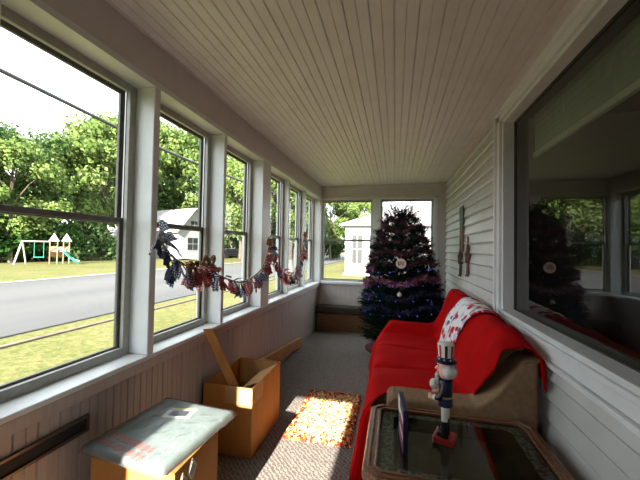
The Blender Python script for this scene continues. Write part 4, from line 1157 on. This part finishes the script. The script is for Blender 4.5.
b.grid([[tuple(p - RX * 0.1 - FY * 0.22 + Vector((0, 0, 0.16))), tuple(p - FY * 0.2), tuple(p + FY * 0.2), tuple(p + RX * 0.1 + FY * 0.22 + Vector((0, 0, 0.16)))] for p in sl]); b.build('slide', M['slide'], t, solid=0.04)
b = MB(); b.tube([PP(-2.0, 0.4, 1.9), PP(-0.25, 0.4, 1.9)], 0.05, 6); b.build('swing_beam', M['pine'], t)
for s in (-0.35, 0.35):
    b = MB(); b.tube([PP(-2.0, 0.4, 1.95), PP(-2.1 + s, 0.4 + s * 1.6, 0)], 0.06, 6); b.build('swing_leg', M['pine'], t)
b = MB(); b.box((-0.35, -0.2, 0), (0.35, 0.2, 0.06), 0.0, 1, Matrix.Translation(PP(-0.95, 0.3, 0.55)) @ Matrix.Rotation(math.atan2(0.807, 0.59), 4, 'Z')); 
for s in (-0.3, 0.3): b.tube([PP(-0.95 + s, 0.3, 0.58), PP(-0.95 + s, 0.4, 1.9)], 0.015, 5)
b.build('swing_seat', M['slide'], t)

# white gabled house across the road
def house(name, label, org, ax, L, D, he, hr, wins, roofm='hroof', hip=0.0):
    """org = near-left corner on the ground, ax = unit direction of the long eave side seen from the porch, depth goes behind"""
    t = thing(name, label, 'house', tuple(org)); ax = Vector(ax).normalized(); dp = Vector((-ax.y, ax.x, 0))
    def Q(u, v, z): return org + ax * u + dp * v + Vector((0, 0, z))
    b = MB()
    for a_ in (0, L):
        b.face([Q(a_, 0, 0), Q(a_, D, 0), Q(a_, D, he), Q(a_, 0, he)] if hip else [Q(a_, 0, 0), Q(a_, D, 0), Q(a_, D, he), Q(a_, D / 2, hr), Q(a_, 0, he)])
    b.face([Q(0, 0, 0), Q(L, 0, 0), Q(L, 0, he), Q(0, 0, he)]); b.face([Q(0, D, 0), Q(L, D, 0), Q(L, D, he), Q(0, D, he)])
    b.build('walls', M['hwall'], t)
    b = MB(); o = 0.35; k = (hr - he) / (D / 2)
    for s in (0, 1):
        e = -o if s == 0 else D + o; ze = he - o * k + 0.06
        b.face([Q(-o, e, ze), Q(L + o, e, ze), Q(L + o - hip, D / 2, hr + 0.06), Q(-o + hip, D / 2, hr + 0.06)])
    if hip:
        for a_, h_ in ((-o, hip), (L + o, -hip)): b.face([Q(a_, -o, he - o * k + 0.06), Q(a_, D + o, he - o * k + 0.06), Q(a_ + h_, D / 2, hr + 0.06)])
    b.build('roof', M[roofm], t, solid=0.12)
    for side, u, z0, w, h in wins:
        b = MB(); p_ = MB()
        if side == 'eave':
            f = lambda a_, z, e: Q(a_, -e, z)
        else:
            f = lambda a_, z, e: Q(L + e, a_, z)
        b.face([f(u - w / 2, z0, 0.03), f(u + w / 2, z0, 0.03), f(u + w / 2, z0 + h, 0.03), f(u - w / 2, z0 + h, 0.03)]); wd = b.build('window', M['hpane'], t)
        for a0, a1, za, zb in ((u - w / 2 - 0.08, u - w / 2, z0 - 0.08, z0 + h + 0.08), (u + w / 2, u + w / 2 + 0.08, z0 - 0.08, z0 + h + 0.08), (u - w / 2, u + w / 2, z0 + h, z0 + h + 0.08), (u - w / 2, u + w / 2, z0 - 0.08, z0), (u - 0.03, u + 0.03, z0, z0 + h), (u - w / 2, u + w / 2, z0 + h / 2 - 0.03, z0 + h / 2 + 0.03)):
            p_.face([f(a0, za, 0.05), f(a1, za, 0.05), f(a1, zb, 0.05), f(a0, zb, 0.05)])
        p_.build('window_trim', M['hwall'], wd)
    return t
house('house', 'white two-storey gabled house across the road seen through the second window', Vector((-34.2, 37.3, G)), (0.96, -0.28, 0), 8.0, 5.0, 3.7, 6.6, [('gable', 2.4, 3.9, 1.2, 1.1), ('gable', 2.2, 1.2, 1.6, 1.6), ('eave', 5.5, 1.2, 1.2, 1.5)])
house('house', 'low white house half hidden behind the trees right of the playset', Vector((-42.0, 34.2, G)), (0.66, 0.75, 0), 5.0, 5.0, 2.6, 4.2, [('eave', 1.4, 0.9, 1.0, 1.1), ('eave', 3.6, 0.9, 1.0, 1.1)])
house('house', 'white neighbouring house with pale roof close beyond the far end windows', Vector((-3.35, 22.0, G)), (1, 0, 0), 9.5, 8.0, 3.5, 4.9, [('eave', 0.83, 0.75, 0.70, 1.95), ('eave', 1.95, 0.75, 0.6, 1.95), ('eave', 4.2, 0.8, 1.0, 1.8)], hip=3.2)
t = thing('porch_step', 'low white step in front of the neighbouring house', 'step', (-2.6, 21.0, G))
b = MB(); b.box((-3.3, 20.6, G), (-0.2, 21.9, G + 0.15), 0.02); b.build('tread', M['hwall'], t)
# cars
def car(label, x, y, rz):
    t = thing('car', label, 'car', (x, y, G + 0.02), 'parked dark cars')
    R = Matrix.Translation((x, y, G + 0.02)) @ Matrix.Rotation(rz, 4, 'Z')
    def done(b, nm, m): bmesh.ops.transform(b.bm, matrix=R, verts=b.bm.verts); return b.build(nm, m, t)
    b = MB(); b.prism([(-2.2, 0.3), (2.2, 0.3), (2.25, 0.75), (1.3, 0.92), (0.6, 1.45), (-1.2, 1.48), (-2.1, 0.95)], 'y', -0.85, 0.85, 0.08, 2); done(b, 'body', M['car'])
    b = MB(); b.prism([(1.1, 0.95), (0.55, 1.38), (-1.1, 1.40), (-1.8, 0.97)], 'y', -0.87, 0.87); done(b, 'side_window', M['hpane'])
    for a in (-1.4, 1.4):
        for s in (-1, 1):
            b = MB(); b.tube([(a, 0.70 * s, 0.33), (a, 0.90 * s, 0.33)], 0.33, 16); done(b, 'wheel', M['tyre'])
car('dark car parked across the road beyond the third window', -24.5, 44.0, 1.35)
car('dark car on the road seen through the left of the far end window', -15.2, 78.0, PI / 2)

# ------------------------------------------------------------------ light
w = bpy.data.worlds.new('World'); scene.world = w; w.use_nodes = True
nt = w.node_tree; nt.nodes.clear()
bg = nt.nodes.new('ShaderNodeBackground'); bg.inputs['Color'].default_value = (0.86, 0.94, 1.0, 1); bg.inputs['Strength'].default_value = 2.6
ow = nt.nodes.new('ShaderNodeOutputWorld'); nt.links.new(bg.outputs['Background'], ow.inputs['Surface'])
s = bpy.data.lights.new('sun', 'SUN'); s.energy = 20.0; s.angle = math.radians(0.6); s.color = (1.0, 0.93, 0.82)
so = bpy.data.objects.new('sun', s); COL.objects.link(so); so.location = (0, -20, 12)
so.rotation_euler = Vector((0.018, 1.0, -0.5)).to_track_quat('-Z', 'Y').to_euler()

# ------------------------------------------------------------------ camera (real place: eye height at the near end of the porch)
f = 320.0; yaw = math.atan(75 / f); pit = math.radians(1.43); rol = math.radians(1.0)
F0 = Vector((-math.sin(yaw), math.cos(yaw), 0)); R0 = Vector((math.cos(yaw), math.sin(yaw), 0)); U0 = Vector((0, 0, 1))
F = F0 * math.cos(pit) + U0 * math.sin(pit); U = -F0 * math.sin(pit) + U0 * math.cos(pit)
Rr = R0 * math.cos(rol) + U * math.sin(rol); Uu = -R0 * math.sin(rol) + U * math.cos(rol)
cam = bpy.data.cameras.new('camera'); cam.sensor_width = 36.0; cam.lens = 36.0 * f / 640.0; cam.clip_start = 0.02; cam.clip_end = 900
co = bpy.data.objects.new('camera', cam); COL.objects.link(co)
mw = Matrix((Rr, Uu, -F)).transposed().to_4x4(); mw.translation = Vector((0, 0, 1.36)); co.matrix_world = mw
scene.camera = co

scene.view_settings.view_transform = 'Standard'; scene.view_settings.look = 'None'
scene.view_settings.gamma = 1.0; scene.view_settings.exposure = 0.9; scene.view_settings.use_curve_mapping = False
scene.cycles.use_denoising = True
scene.cycles.max_bounces = 10; scene.cycles.diffuse_bounces = 6; scene.cycles.transparent_max_bounces = 12
scene.cycles.sample_clamp_indirect = 6.0; scene.cycles.caustics_reflective = False; scene.cycles.caustics_refractive = False
